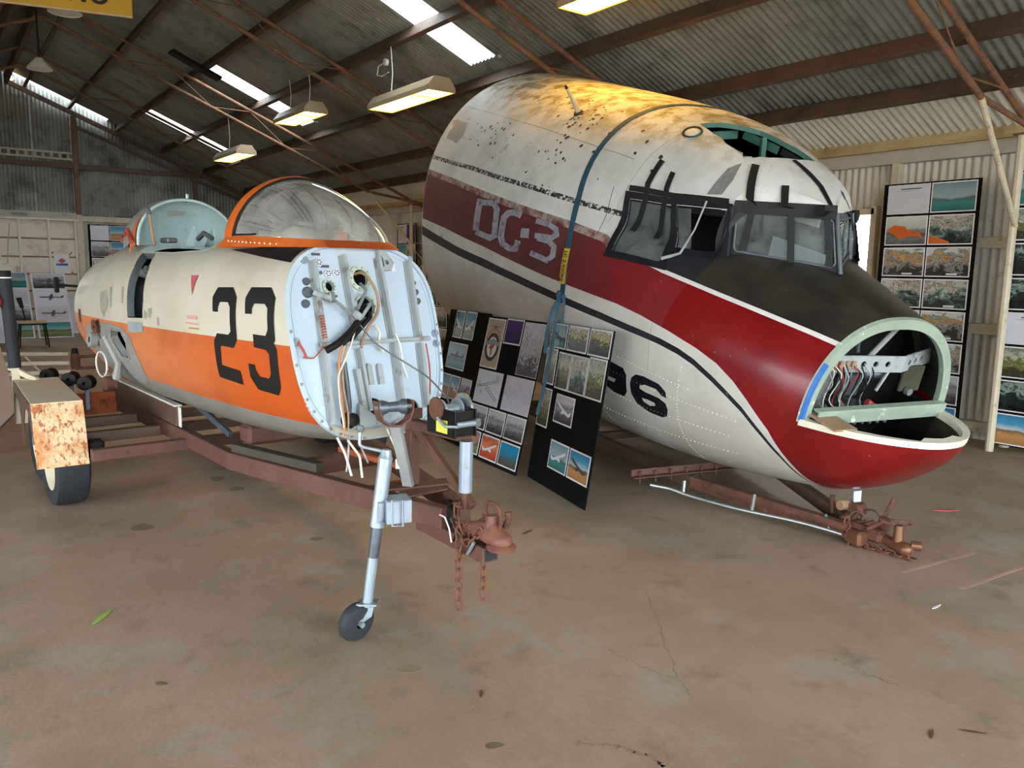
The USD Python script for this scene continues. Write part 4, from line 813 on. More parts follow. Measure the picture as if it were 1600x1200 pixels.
# inside the missing panel: an inner cockpit wall, hoses
ui, ti = np.meshgrid(np.linspace(1.35, 2.0, 10), np.linspace(-.2, 1.1, 16), indexing='ij')
obj('inner_wall', MB().grid(V_S(ui, ti, -.10)), 'slot_grey', pd, smooth=True)
obj('inner_rib', MB().tube(V_S(np.linspace(1.63, 1.60, 14), np.linspace(-.05, .95, 14), -.07), .022, 8), 'slot_light', pd, smooth=True)
for k in range(4): obj('hose', MB().tube(V_S(np.full(14, 1.55+.02*k), np.linspace(-.02, .55+.05*k, 14), -.055), .008, 6), ('plug_grey', 'gasket', 'hose_tan', 'plug_grey')[k], pd)
for k in range(3): obj('fitting', MB().lathe([(0, .05), (.022, .05), (.026, 0), (.0, -.03)], V_S(1.62+.05*k, .72-.06*k, -.06), (0, 1, .4)), 'zinc', pd)
obj('well_box', MB().grid(V_S(*np.meshgrid(np.linspace(1.7, 2.12, 6), np.linspace(-.5, .0, 6), indexing='ij'), -.16)), 'inner_dark', pd)
# undercarriage stubs hanging below the wheel well patch
q = V_S(2.42, -.28, .0); obj('hinge_lug', MB().lathe([(.02, .02), (.05, .02), (.05, -.02), (.02, -.02)], q+V3(0, .03, 0), (0, 1, .1)), 'grey_paint', pd)
q = V_S(2.30, -.10, .01); obj('pulley', MB().lathe([(.012, .02), (.05, .02), (.035, .0), (.05, -.02), (.012, -.02)], q, (0, 1, -.1)), 'rust', pd)
obj('wire_loop', MB().tube([V_S(2.2, -.35, .03)+V3(.10*np.cos(a), .02, -.09+.08*np.sin(a)) for a in np.linspace(0, 2*np.pi, 20, endpoint=False)], .006, 6, closed=True), 'wire_white', pd)
q = V_S(2.05, -.5, .02); obj('leg_stub', MB().tube([V_S(2.15, -.2, .01), q, q+V3(0, .02, -.10)], (.026, .022, .03), 8), 'pod_grey', pd); obj('axle_boss', MB().lathe([(.0, .03), (.045, .03), (.045, -.03), (0, -.03)], q+V3(.02, .05, -.12), (0, 1, 0)), 'rust', pd)
obj('skin_slit', decal(V_S, [[(2.40,-.12),(2.37,-.11),(2.29,-.24),(2.32,-.25)]], .004), 'dark_patch', pd); obj('skin_slit', decal(V_S, [[(2.60,-.22),(2.58,-.21),(2.50,-.33),(2.52,-.34)]], .004), 'dark_patch', pd)
obj('nose_probe', MB().tube([(VLEN-.25, .20, 1.36), (VLEN-.15, .34, 1.37)], .010, 8), 'black', pd); obj('probe_head', MB().box((VLEN-.15, .34, 1.37), (.03, .03, .12), bev=.006), 'black', pd)
# cockpit tub, seat back, blue windscreen closing plate
obj('cockpit_tub', MB().box((1.5, 0, 1.05), (1.2, .7, .04)).box((.98, 0, 1.3), (.03, .7, .6)), 'slot_grey', pd)
al = np.linspace(0, np.pi, 40); Wd, Hd = .315, .29
dome = []
for k, (r, du) in enumerate(((1.0, 0), (.96, .04), (.8, .12), (.5, .19), (.2, .215), (.02, .22))):
    dome.append(np.stack([np.full(40, 2.02)+du+(np.sin(al)*r*Hd)*.10, r*Wd*np.cos(al), 1.665+r*Hd*np.sin(al)**.85*(1)], -1))
obj('windscreen_shell', MB().grid(np.array(dome)), 'sky_blue', pd, smooth=50)
rimp = np.stack([2.01+np.sin(al)*Hd*.10, (Wd+.008)*np.cos(al), 1.66+(Hd+.01)*np.sin(al)**.85], -1)
ao_ = slice(0, 12); obj('windscreen_frame', MB().grid(np.stack([rimp[ao_]+V3(.02, .012, 0), rimp[ao_]*V3(1, 1.06, 1)+V3(.06, .0, -.01), rimp[ao_]*V3(1, 1.04, 1)+V3(.12, 0, -.06)], 0)), 'orange', pd, smooth=40)
obj('shell_rim', MB().tube(rimp, .011, 8), 'sky_blue', pd, smooth=True)
out_ = np.stack([rimp+V3(.0, 0, .0), rimp*V3(1, 1.06, 1)+V3(.10, 0, .012), rimp*V3(1, 1.0, 1)+V3(.26, 0, -.02)], 0)
obj('shell_skin', MB().grid(out_), 'pod_grey', pd, smooth=50)
if 0: obj('windscreen_base', MB().prism([(2.0, .30), (2.42, .22), (2.62, .0), (2.42, -.22), (2.0, -.30), (2.02, -.40), (2.46, -.30), (2.72, 0), (2.46, .30), (2.02, .40)], .07, (0, 0, 1.655)), 'orange', pd)
obj('windscreen_stay', MB().tube([(2.02, .36, 1.68), (2.14, .34, 1.76), (2.3, .30, 1.70)], .014, 6), 'terminal', pd); obj('windscreen_stay', MB().tube([(2.46, .26, 1.70), (2.62, .16, 1.76), (2.74, .05, 1.70)], .02, 6), 'terminal', pd)
lev = thing('release_lever', parent=pd); obj('lever_arm', MB().tube([(1.93, .255, 1.66), (1.96, .258, 1.78), (1.975, .262, 1.87)], .009, 8), 'hose_tan', lev); obj('lever_knob', MB().lathe([(0, .03), (.012, .02), (.014, -.02), (0, -.025)], (1.98, .262, 1.87), (.2, .1, 1)), 'plug_grey', lev)
obj('catch', MB().box((1.93, -.31, 1.86), (.06, .05, .06), bev=.01), 'black', pd)
for y in (.03, -.10): obj('gusset', MB().prism([(0, 0), (.16, 0), (.02, .13)], .014, (1.86, y, 1.66), ((1, 0, 0), (0, 0, 1), (0, -1, 0))), 'sky_blue', pd)
obj('grab_handle', MB().tube([(1.1, .26, 1.69), (1.18, .27, 1.72), (1.28, .26, 1.69)], .014, 8), 'plug_grey', pd); obj('edge_fitting', MB().box((1.62, .29, 1.685), (.12, .06, .03), bev=.008), 'plug_grey', pd)
obj('top_bolt', MB().tube([(2.06, -.02, 1.94), (2.06, -.02, 2.0)], .01, 6), 'galv', pd); obj('shell_mark', MB().prism([(0, 0), (.10, .01), (.13, .04), (.05, .035), (.06, .07), (.01, .065)], .003, (2.165, .07, 1.86), ((0, -1, 0), (0, 0, 1), (-1, 0, 0))), 'pod_grey', pd)
# sliding canopy: orange arch and sill, clear bubble running back to the bulkhead
can = thing('canopy', parent=pd)
UA, UZ, ZB, HC, WC = .737, .10, 1.69, .31, .338
sS = np.linspace(0, 1, 26)
def canop(s, a, o=0.0):
    h = (HC+o)*np.clip(1-s**1.75, 0, 1)**.62; w = (WC+o)*np.sqrt(np.clip(1-.70*s**4, 0, 1))
    c, sn = np.cos(a), np.sin(a); z = h*np.abs(sn)**.95
    u = UA-(UA-UZ)*s-.38*z*(1-s)**1.5
    return np.stack([u, w*c, ZB+z-.03*s], -1)
A_, S_2 = np.meshgrid(np.linspace(0, np.pi, 48), sS, indexing='ij')
obj('bubble', MB().grid(canop(S_2, A_)), 'canopy_glass', can, smooth=True)
aa = np.linspace(0, np.pi, 60)
obj('arch_frame', MB().grid(np.stack([canop(0*aa, aa, .012)+[.028, 0, 0], canop(0*aa+.02, aa, .014), canop(0*aa+.075, aa, .012), canop(0*aa+.075, aa, -.006), canop(0*aa, aa, -.02)+[.02, 0, 0], canop(0*aa, aa, .012)+[.028, 0, 0]], 0)), 'orange', can, smooth=40)
obj('arch_seal', MB().tube(canop(0*aa+.095, aa, .004), .008, 6), 'black', can, smooth=True)
ss2 = np.concatenate([sS, sS[::-1]]); ang = np.concatenate([np.zeros(26), np.full(26, np.pi)])
top_ = canop(ss2, ang, .004); bot_ = canop(ss2, ang, .05); bot_[:, 2] = 1.635; bot_[:, 0] += np.where(ss2 < .05, .05, 0); bot_[:, 0] -= .06*ss2**4
obj('sill', MB().grid(np.stack([bot_, top_+V3(0, 0, .012), top_*V3(1, .97, 1)+V3(0, 0, .012), bot_*V3(1, .9, 1)], 0)), 'orange', can, smooth=30)
mb = MB(); bb_ = trimesh.creation.icosphere(1, .0045)
for s in np.linspace(.12, .98, 16): mb.add(bb_.vertices+(canop(np.array([s]), np.array([0.]), .016)[0]*.55+canop(np.array([s]), np.array([0.]), .05)[0]*.45)+V3(0, .008, -.02), bb_.faces)
obj('sill_screws', mb, 'wire_white', can, kind='stuff')
obj('sill_trim', MB().box((UA-.14, WC+.004, ZB+.008), (.30, .008, .008)), 'black', can)
# ---- rear bulkhead (faces the camera). local plane coordinates a (to image right), b (up the leaning plane), c (out of the plane)
bU = V3(V_lean, 0, 1); bU = bU/np.linalg.norm(bU); bR = V3(0, -1, 0); bO = np.cross(bR, bU)
def B(a, b, c=0.0): return V3(0, 0, 1.253)+bR*a+bU*b+bO*c
BR = (bR, bU, bO)
tb = np.linspace(0, 2*np.pi, 120, endpoint=False)
er = V_S(np.zeros(120), tb); pl = np.stack([(er-V3(0, 0, 1.253))@bR, (er-V3(0, 0, 1.253))@bU], -1)
def circ(a, b, r, n=24): return [(a+r*np.cos(k*2*np.pi/n), b+r*np.sin(k*2*np.pi/n)) for k in range(n)]
H1, H2, H3, H4, H5 = circ(-.004, .247, .042), circ(.001, .105, .050), circ(-.183, .206, .024, 18), circ(-.04, -.40, .062), circ(.19, -.415, .045)
bp = pl*.985
obj('bulkhead_plate', MB().prism(bp, .012, B(0, 0, -.014), BR, [H1, H2, H3, H4, H5]), 'bulkhead', pd)
obj('bulkhead_flange', MB().grid(np.stack([np.vstack([q_, q_[:1]]) for q_ in (er+bO*-.01, er+bO*.012, np.array([B(a, b, .012) for a, b in pl*.965]), np.array([B(a, b, -.004) for a, b in pl*.96]))], 0)), 'bulkhead', pd, smooth=30)
mb = MB()
for k in range(0, 120, 3):
    a, b = pl[k]*.982
    if b < .02: mb.lathe([(0, .008), (.007, .006), (.008, 0)], B(a, b, .011), bO, 8)
obj('flange_bolts', mb, 'pod_grey', pd, kind='stuff')
for h, ro in ((H1, .062), (H2, .062), (H3, .036)):
    c = np.mean(h, 0); obj('hole_ring', MB().lathe([(np.hypot(*(np.array(h[0])-c)), 0), (np.hypot(*(np.array(h[0])-c)), .012), (ro, .010), (ro, 0)], B(c[0], c[1], -.002), bO, 28), 'gasket', pd, smooth=30)
    mb = MB()
    for k in range(10): g = k*2*np.pi/10; mb.lathe([(0, .005), (.004, .004), (.005, 0)], B(c[0]+(ro-.009)*np.cos(g), c[1]+(ro-.009)*np.sin(g), .009), bO, 6)
    obj('ring_screws', mb, 'stiffener', pd, kind='stuff')
for h in (H1, H2, H3, H4, H5): c = np.mean(h, 0); r = np.hypot(*(np.array(h[0])-c)); obj('duct', MB().lathe([(r+.004, 0), (r+.004, -.10), (0, -.10)], B(c[0], c[1], -.004), bO), 'inner_dark', pd)
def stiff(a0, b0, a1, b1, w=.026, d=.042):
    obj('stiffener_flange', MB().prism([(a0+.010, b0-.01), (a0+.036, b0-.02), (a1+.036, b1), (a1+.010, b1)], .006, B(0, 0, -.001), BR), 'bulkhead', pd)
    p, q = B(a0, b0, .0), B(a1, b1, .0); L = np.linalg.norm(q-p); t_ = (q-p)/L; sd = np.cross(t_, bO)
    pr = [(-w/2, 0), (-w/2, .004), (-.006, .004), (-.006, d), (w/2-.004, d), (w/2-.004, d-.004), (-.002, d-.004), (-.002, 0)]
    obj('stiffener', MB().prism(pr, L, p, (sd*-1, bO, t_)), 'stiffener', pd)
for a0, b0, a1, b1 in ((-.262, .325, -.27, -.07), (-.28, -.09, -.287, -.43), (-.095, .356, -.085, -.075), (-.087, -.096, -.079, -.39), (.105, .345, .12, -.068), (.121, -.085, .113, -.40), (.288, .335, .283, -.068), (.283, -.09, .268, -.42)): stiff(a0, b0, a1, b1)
for a0, a1 in ((-.235, -.125), (.145, .26)): obj('raised_panel', MB().prism([(a0, -.07), (a1, -.07), (a1, .25 if a0 > 0 else .1), (a0, .25 if a0 > 0 else .1)], .006, B(0, 0, -.002), BR), 'bulkhead', pd)
obj('raised_panel', MB().prism([(.30, -.10), (.355, -.06), (.38, .1), (.36, .25), (.305, .32)], .004, B(0, 0, -.002), BR), 'bulkhead', pd)
obj('cross_bar', MB().beam(B(-.30, -.071, .040), B(.34, -.073, .040), .020, .018, up=bO), 'stiffener', pd)
for a, b, r in ((-.3, .231, .018), (-.302, .18, .026), (-.321, .127, .02), (.316, .221, .012), (.32, .174, .017), (.323, .127, .018)):
    obj('plug', MB().lathe([(0, .018), (r*.8, .018), (r, .010), (r, 0)], B(a, b, -.002), bO), 'plug_grey', pd, smooth=30)
for a, b in ((-.221, .322), (-.179, .268), (-.133, .271), (-.22, .271)):
    r = .022 if a != -.22 else .011
    cn = thing('connector', parent=pd); obj('socket', MB().lathe([(0, .010), (r*.85, .010), (r, .004), (r, 0)], B(a, b, -.002), bO), 'paper', cn)
    mb = MB()
    for k in range(6): g = k*np.pi/3; mb.lathe([(0, .013), (.0035, .013), (.0035, .009)], B(a+r*.5*np.cos(g), b+r*.5*np.sin(g), -.002), bO, 6)
    obj('pins', mb, 'plug_grey', cn, kind='stuff')
for a, b in ((-.23, .355), (-.19, .298), (-.17, .155)): obj('small_placard', MB().prism([(0, 0), (.045, 0), (.045, .012), (0, .012)], .002, B(a-.02, b, -.001), BR), 'plug_grey', pd)
obj('paper_tag', MB().prism([(.192, .28), (.222, .285), (.216, .338), (.19, .334)], .002, B(0, 0, .0), BR), 'paper', pd)
for k in range(9): obj('terminal_lug', MB().box(B(-.268, .062-.0125*k, .036), (.022, .008, .016), BR, .002), 'terminal', pd)
for a, b in ((-.293, .333), (.316, .345), (-.399, -.047), (.408, -.044), (.406, -.098)):
    obj('mount_bolt', MB().lathe([(0, .022), (.012, .022), (.012, .010), (.020, .010), (.020, 0)], B(a, b, -.002), bO, 12), 'galv', pd)
obj('pull_clip', MB().tube([B(-.399, -.047, .02), B(-.385, -.09, .03), B(-.375, -.12, .03)], .006, 8), 'wire_red', pd)
obj('lift_bracket', MB().prism([(.108, .383), (.144, .390), (.193, .320), (.171, .283), (.123, .28)], .02, B(0, 0, .012), BR, [circ(.150, .322, .012, 12), [(.122, .30), (.134, .30), (.130, .34), (.120, .36)]]), 'stiffener', pd)
for k, (a0, a1) in enumerate(((-.123, -.098), (-.09, -.072))): obj('hinge_strip', MB().prism([(a0, -.195), (a1, -.195), (a1+.008, -.40), (a0+.008, -.40)], .03, B(0, 0, .0), BR), 'bulkhead' if k else 'stiffener', pd)
for a, b in ((-.038, -.225), (.022, -.228)): obj('slot_fitting', MB().prism([(a-.014, b-.05), (a+.014, b-.05), (a+.014, b+.04), (a+.006, b+.052), (a-.006, b+.052), (a-.014, b+.04)], .02, B(0, 0, .0), BR), 'stiffener', pd)
# bent lower lip, cables and hoses
obj('torn_lip', MB().grid(np.stack([np.array([B(a, b, c) for a, b, c in ((-.30, -.43, .01), (-.2, -.47, .03), (-.08, -.485, .05), (.03, -.475, .03), (.12, -.45, .01))]), np.array([B(a, b, c) for a, b, c in ((-.31, -.47, .06), (-.2, -.515, .10), (-.08, -.53, .13), (.03, -.52, .12), (.12, -.50, .06))])], 0)), 'cream_lip', pd, smooth=True)
obj('lip_gusset', MB().prism([(-.14, -.36), (-.02, -.46), (-.16, -.49)], .02, B(0, 0, .02), BR), 'stiffener', pd); obj('rubber_boot', MB().lathe([(0, .06), (.03, .05), (.04, 0)], B(-.19, -.43, .0), bO), 'black', pd)
def spline(pts, n=30):
    p = np.array(pts, float); t_ = np.linspace(0, len(p)-1, n); q = np.stack([np.interp(t_, range(len(p)), p[:, c]) for c in range(3)], 1)
    for _ in range(3): q[1:-1] = (q[:-2]+2*q[1:-1]+q[2:])/4
    return q
for nm, pts, r, mt in (('hose', [(-.03, .27, -.03), (.0, .275, .03), (.03, .20, .06), (.045, .13, .06), (.03, .06, .06), (-.03, .01, .06), (-.08, -.05, .065), (-.10, -.1, .065)], .0075, 'hose_tan'),
    ('cable', [(.01, .13, -.05), (-.03, .09, .04), (-.07, .05, .06), (-.14, -.02, .065), (-.22, -.075, .06), (-.28, -.10, .05)], .017, 'black'),
    ('cable', [(.0, .10, -.05), (-.05, .08, .05), (-.10, .02, .075), (-.17, -.05, .075), (-.21, -.08, .07)], .015, 'black'),
    ('cable', [(.03, .10, -.05), (-.01, .05, .05), (-.09, -.01, .06), (-.15, -.06, .06)], .013, 'black'),
    ('pipe', [(-.005, .22, .0), (-.01, .18, .05), (-.05, .13, .06), (-.09, .08, .065)], .008, 'galv'), ('pipe', [(.03, .12, -.03), (.0, .11, .05), (-.05, .07, .07), (-.11, .01, .075)], .009, 'stiffener'),
    ('wire', [(-.20, -.07, .08), (-.22, -.14, .05), (-.235, -.25, .045), (-.24, -.36, .05), (-.25, -.45, .06), (-.26, -.50, .05)], .0065, 'wire_orange'),
    ('wire', [(-.18, -.08, .08), (-.205, -.16, .05), (-.22, -.28, .05), (-.22, -.40, .06), (-.24, -.52, .05)], .005, 'hose_tan'),
    ('wire', [(-.12, -.0, .08), (-.16, -.08, .08), (-.20, -.16, .06), (-.24, -.22, .05), (-.25, -.33, .05), (-.255, -.46, .06)], .004, 'wire_white'),
    ('wire', [(-.19, -.16, .04), (-.185, -.26, .03), (-.19, -.36, .03), (-.215, -.44, .04)], .012, 'plug_grey'),
    ('wire', [(-.39, -.12, .03), (-.34, -.13, .03), (-.30, -.10, .03), (-.27, -.07, .04)], .003, 'wire_red'),
    ('wire', [(.02, .01, .03), (.03, -.03, .05), (.02, -.08, .04), (.05, -.12, .02)], .007, 'cream_lip'), ('wire', [(.12, -.04, .05), (.14, -.1, .05), (.145, -.2, .04), (.16, -.26, .04)], .005, 'wire_white'),
    ('wire', [(.30, -.1, .05), (.31, -.2, .04), (.30, -.28, .04), (.29, -.36, .03)], .004, 'wire_red'),
    ('hanging_wire', [(-.28, -.5, .03), (-.27, -.58, .06), (-.28, -.68, .10)], .006, 'wire_white'), ('hanging_wire', [(-.24, -.52, .05), (-.19, -.60, .05), (-.20, -.70, .06)], .006, 'cream_lip'), ('hanging_wire', [(-.22, -.52, .03), (-.24, -.6, .03), (-.26, -.66, .03)], .005, 'stiffener'), ('hanging_wire', [(-.18, -.5, .04), (-.15, -.58, .02), (-.13, -.64, .02)], .005, 'stiffener')):
    obj(nm, MB().tube(spline([B(*q_) for q_ in pts]), r, 8), mt, pd, smooth=True)
obj('clamp', MB().tube([B(-.112, .038, .072), B(-.092, .056, .072)], .026, 8), 'stiffener', pd)
obj('control_arm', MB().tube([B(-.29, .175, .03), B(-.24, .15, .05), B(-.21, .14, .05)], .013, 8), 'stiffener', pd); obj('turnbuckle', MB().box(B(-.21, .145, .05), (.03, .05, .03), BR, .005), 'zinc', pd)
obj('turnbuckle', MB().tube([B(-.20, .135, .05), B(-.13, .06, .07)], .008, 8), 'zinc', pd)

# ---------------------------------------------------------------- trailer under the pod (rusty boat trailer)
tr1 = thing('boat_trailer', 'rusty red boat trailer with spotted rusty mudguard under the cockpit pod', 'trailer')
TA = V3(.061, -.998, 0)/np.linalg.norm([.061, .998]); TL = V3(-.998, -.061, 0)/np.linalg.norm([.061, .998])   # forward, image-left
cpl = V3(1.84, 2.54, 0)
def T_(f, s, z): return cpl-TA*f+TL*s+V3(0, 0, z)      # f metres back from the coupling, s to the left
for s in (1, -1):
    obj('drawbar_beam', MB().beam(T_(.36, .055*s, .45), T_(1.95, .43*s, .45), .055, .10), 'rust_red', tr1)
    obj('chassis_beam', MB().beam(T_(1.93, .425*s, .45), T_(4.7, .46*s, .45), .055, .10), 'rust_red', tr1)
for f in (2.65, 3.2, 3.75, 4.3): obj('cross_member', MB().beam(T_(f, 1.0 if f < 4 else .5, .42), T_(f, -1.0 if f < 4 else -.5, .42), .06, .07), 'rust_red' if f < 3 else 'brown_steel', tr1)
obj('cross_member', MB().beam(T_(1.55, .34, .45), T_(1.55, -.34, .45), .07, .09), 'rust_red', tr1); obj('cross_member', MB().beam(T_(1.0, .21, .43), T_(1.0, -.21, .43), .03, .05), 'rust_orange', tr1); obj('cross_member', MB().beam(T_(.62, .11, .505), T_(.62, -.11, .505), .10, .012), 'rust_red', tr1)
obj('rusty_plate', MB().box(T_(3.95, .78, .52), (.44, .02, .16), (TL, TA, (0, 0, 1)), .003), 'rust_orange', tr1)
obj('end_plank', MB().beam(T_(1.25, .22, .52), T_(1.95, .40, .52), .06, .05), 'dark_patch', tr1)
# bunks carrying the pod
for s in (1, -1):
    bn = thing('bunk', parent=tr1)
    a, b = T_(2.78, .455*s, .575), T_(4.42, .51*s, .605)
    obj('bunk_channel', MB().beam(a, b, .035, .13), 'brown_steel', bn); obj('bunk_strip', MB().beam(a+V3(0, 0, .069), b+V3(0, 0, .069), .05, .014).beam(a+V3(0, -.022, .065), a+V3(0, -.025, -.065), .05, .012, up=(1, 0, 0)), 'white_rail', bn)
    obj('bunk_post', MB().beam(b+V3(0, .04, .04), b+V3(0, .04, -.14), .04, .05, up=(1, 0, 0)), 'galv_dark', bn)
    obj('bunk_post', MB().beam(a+V3(0, .5, .0), a+V3(0, .5, -.12), .04, .05, up=(1, 0, 0)), 'rust_red', bn)
obj('cradle_arm', MB().beam(T_(2.3, .30, .52), T_(2.75, .36, .66), .03, .04), 'galv_dark', tr1); obj('cradle_arm', MB().tube([T_(2.45, .32, .64), T_(2.2, .2, .62), T_(2.1, .1, .54)], .02, 8), 'galv_dark', tr1)
obj('cradle_arm', MB().beam(T_(3.3, .33, .55), T_(3.7, .36, .72), .03, .04), 'galv_dark', tr1); obj('keel_pad', MB().box(T_(2.15, 0, .545), (.55, .16, .12), (TL, TA, (0, 0, 1)), .02), 'rust_red', tr1); obj('keel_pad', MB().box(T_(3.6, .15, .58), (.4, .16, .12), (TL, TA, (0, 0, 1)), .02), 'black', tr1)
# wheels and mudguards
def wheel(f, s, parent):
    c = T_(2.98, s, .30)+V3(0, f-2.98, 0); ax = TL*np.sign(s); w = thing('wheel', parent=parent)
    pr = [(.19, -.085), (.26, -.10), (.292, -.085), (.30, -.05), (.30, .05), (.292, .085), (.26, .10), (.19, .085)]
    obj('tyre', MB().lathe(pr, c, ax, 40), 'tyre', w, smooth=35); obj('rim', MB().lathe([(.0, .02), (.06, .03), (.07, .05), (.10, .02), (.16, .03), (.185, .09), (.197, .09), (.197, -.09)], c, ax, 32), 'wheel_rim', w, smooth=35)
def guard(s, parent):
    g = thing('mudguard', parent=parent); TA = V3(0, -1., 0); TL = V3(-1., 0, 0); o = T_(2.98, 1.105*np.sign(s), 0)-V3(0, 2.98, 0); wd = .28
    prof = [(2.86, .33), (2.98, .70), (4.18, .70), (4.32, .36)]
    for k in range(3):
        (f0, z0), (f1, z1) = prof[k], prof[k+1]
        p = o-TA*f0+V3(0, 0, z0); q = o-TA*f1+V3(0, 0, z1); d = (q-p)/np.linalg.norm(q-p); up = np.cross(d, TL); up *= np.sign(up[2]) if abs(up[2]) > .1 else 1
        obj(('front_panel', 'top_panel', 'rear_panel')[k], MB().box((p+q)/2, (np.linalg.norm(q-p)+.01, wd, .006), (d, TL, np.cross(d, TL)), .002), 'fender_rust' if k == 0 else 'fender_cream', g)
    poly = [(f, z) for f, z in prof]; cut = sg.Polygon(poly).difference(sg.Point(3.2, .30).buffer(.34)).difference(sg.Point(3.95, .30).buffer(.34))
    R_ = (-TA, V3(0, 0, 1), TL)
    for gg in getattr(cut, 'geoms', [cut]):
        if gg.area > .01: obj('side_panel', MB().prism(list(gg.exterior.coords)[:-1], .006, o+TL*(wd/2*np.sign(s)), R_), 'brown_steel', g)
for s in (1.06, -1.08):
    wheel(3.22, s, tr1); wheel(3.93, s, tr1); guard(s, tr1)
    obj('spring_hanger', MB().box(T_(2.95, s*.86, .40), (.08, .10, .10), (TL, TA, (0, 0, 1)), .01), 'black', tr1); obj('spring_leaf', MB().beam(T_(2.95, s*.86, .33), T_(4.2, s*.86, .33), .05, .03), 'rust', tr1)
# guide post, keel rollers
gp = thing('guide_post', parent=tr1); p0 = T_(4.22, 1.15, .68)
obj('post_foot', MB().beam(p0+V3(0, 0, -.1), p0+V3(-.0, .04, .12), .06, .05, up=(1, 0, 0)).beam(p0+V3(.12, -.12, .02), p0+V3(-.03, .1, .1), .03, .04), 'cream_pipe', gp); obj('post_sleeve', MB().tube([p0+V3(0, .04, .10), p0+V3(-.02, .08, .76)], .042, 14), 'tyre', gp); obj('post_cap', MB().tube([p0+V3(-.02, .08, .745), p0+V3(-.02, .08, .755)], .045, 14), 'white_rail', gp); obj('cap_top', MB().tube([p0+V3(-.02, .08, .755), p0+V3(-.02, .08, .80)], .042, 14), 'black', gp)
obj('marker_lamp', MB().lathe([(0, .05), (.03, .045), (.055, .02), (.055, 0)], p0+V3(-.10, .06, .58), (.6, -.8, 0)), 'rim_red', gp, smooth=40)
for k, (f, s) in enumerate(((4.35, .92), (4.05, .83), (3.78, .78))):
    rl = thing('keel_roller', parent=tr1); c = T_(f, s, .70); obj('roller', MB().lathe([(.015, .05), (.05, .05), (.035, .0), (.05, -.05), (.015, -.05)], c, TA+TL*.6), 'black', rl, smooth=30); obj('roller_arm', MB().tube([c+TA*.05, c-TA*.05], .014).beam(c, c+V3(0, 0, -.2), .03, .012, up=TA), 'galv_dark', rl)
# winch post, winch, bow roller
obj('winch_post', MB().beam((1.795, 3.25, .46), (1.795, 3.25, .845), .055, .05, up=(1, 0, 0)), 'rust_red', tr1); obj('winch_arm', MB().beam((1.78, 3.26, .815), (1.90, 2.86, .80), .05, .05), 'rust_red', tr1)
obj('post_brace', MB().beam((1.80, 3.22, .80), (1.865, 2.83, .50), .035, .04), 'rust_red', tr1); obj('post_foot', MB().beam((1.66, 3.27, .515), (1.98, 3.20, .515), .10, .012), 'rust_red', tr1); obj('post_ear', MB().box((1.80, 3.23, .865), (.07, .012, .05)), 'rust_red', tr1)
wn = thing('winch', parent=tr1); wc_ = V3(1.815, 2.93, .88); wR = (TL*-1, TA*-1, V3(0, 0, 1))
obj('winch_side', MB().box(wc_+TL*.055, (.006, .22, .12), wR, .002), 'black_gloss', wn); obj('winch_side', MB().box(wc_-TL*.055, (.006, .22, .12), wR, .002), 'black_gloss', wn); obj('winch_base', MB().box(wc_+V3(0, 0, -.05), (.12, .20, .006), wR), 'black_gloss', wn); obj('winch_front', MB().box(wc_+TA*.095+V3(0, 0, .0), (.12, .006, .11), wR), 'black_gloss', wn)
obj('drum', MB().lathe([(.02, .05), (.05, .05), (.05, .04), (.026, .04), (.026, -.04), (.05, -.04), (.05, -.05), (.02, -.05)], wc_-TA*.02+V3(0, 0, .045), TL), 'galv', wn, smooth=30); obj('gear', MB().lathe([(0, .006), (.066, .006), (.066, -.006), (0, -.006)], wc_-TL*.075-TA*.015+V3(0, 0, .05), TL, 40), 'zinc', wn); obj('gear', MB().lathe([(0, .005), (.052, .005), (.052, -.005), (0, -.005)], wc_+TL*.062-TA*.03+V3(0, 0, .055), TL, 30), 'rust', wn)
obj('shaft', MB().tube([wc_+TA*.105+TL*.05, wc_+TA*.105-TL*.075], .013, 10), 'galv', wn); obj('nut', MB().lathe([(0, .012), (.02, .012), (.02, -.012), (0, -.012)], wc_+TA*.105-TL*.06, TL, 6), 'zinc', wn); obj('crank', MB().tube([wc_+TL*.075+V3(0, 0, .02), wc_+TL*.075+TA*.06+V3(0, 0, -.01), wc_+TL*.05+TA*.12+V3(0, 0, -.005)], .007, 8), 'galv', wn); obj('warning_label', MB().box(wc_+TL*.0595+TA*.01+V3(0, 0, -.018), (.002, .085, .058), wR), 'yellow_label', wn)
obj('winch_cable', MB().tube(spline([(V_C+np.array([V_N, V_L, (0, 0, 1)]).T@B(-.13, .06, .07)), (V_C+np.array([V_N, V_L, (0, 0, 1)]).T@B(-.02, -.09, .07)), (V_C+np.array([V_N, V_L, (0, 0, 1)]).T@B(.22, -.27, .12)), wc_-TA*.04+V3(0, 0, .10), wc_-TA*.02+V3(0, 0, .075)]), .0045, 6), 'cable', wn, smooth=True)
br = thing('bow_roller', parent=tr1); rc = V3(1.612, 3.09, .935); rax = V3(.86, -.5, .06); rax /= np.linalg.norm(rax)
obj('roller', MB().lathe([(.01, .062), (.030, .062), (.034, .052), (.034, .035), (.024, .022), (.022, -.02), (.028, -.032), (.034, -.052), (.030, -.06), (.01, -.06)], rc, rax, 24), 'galv_dark', br, smooth=30)
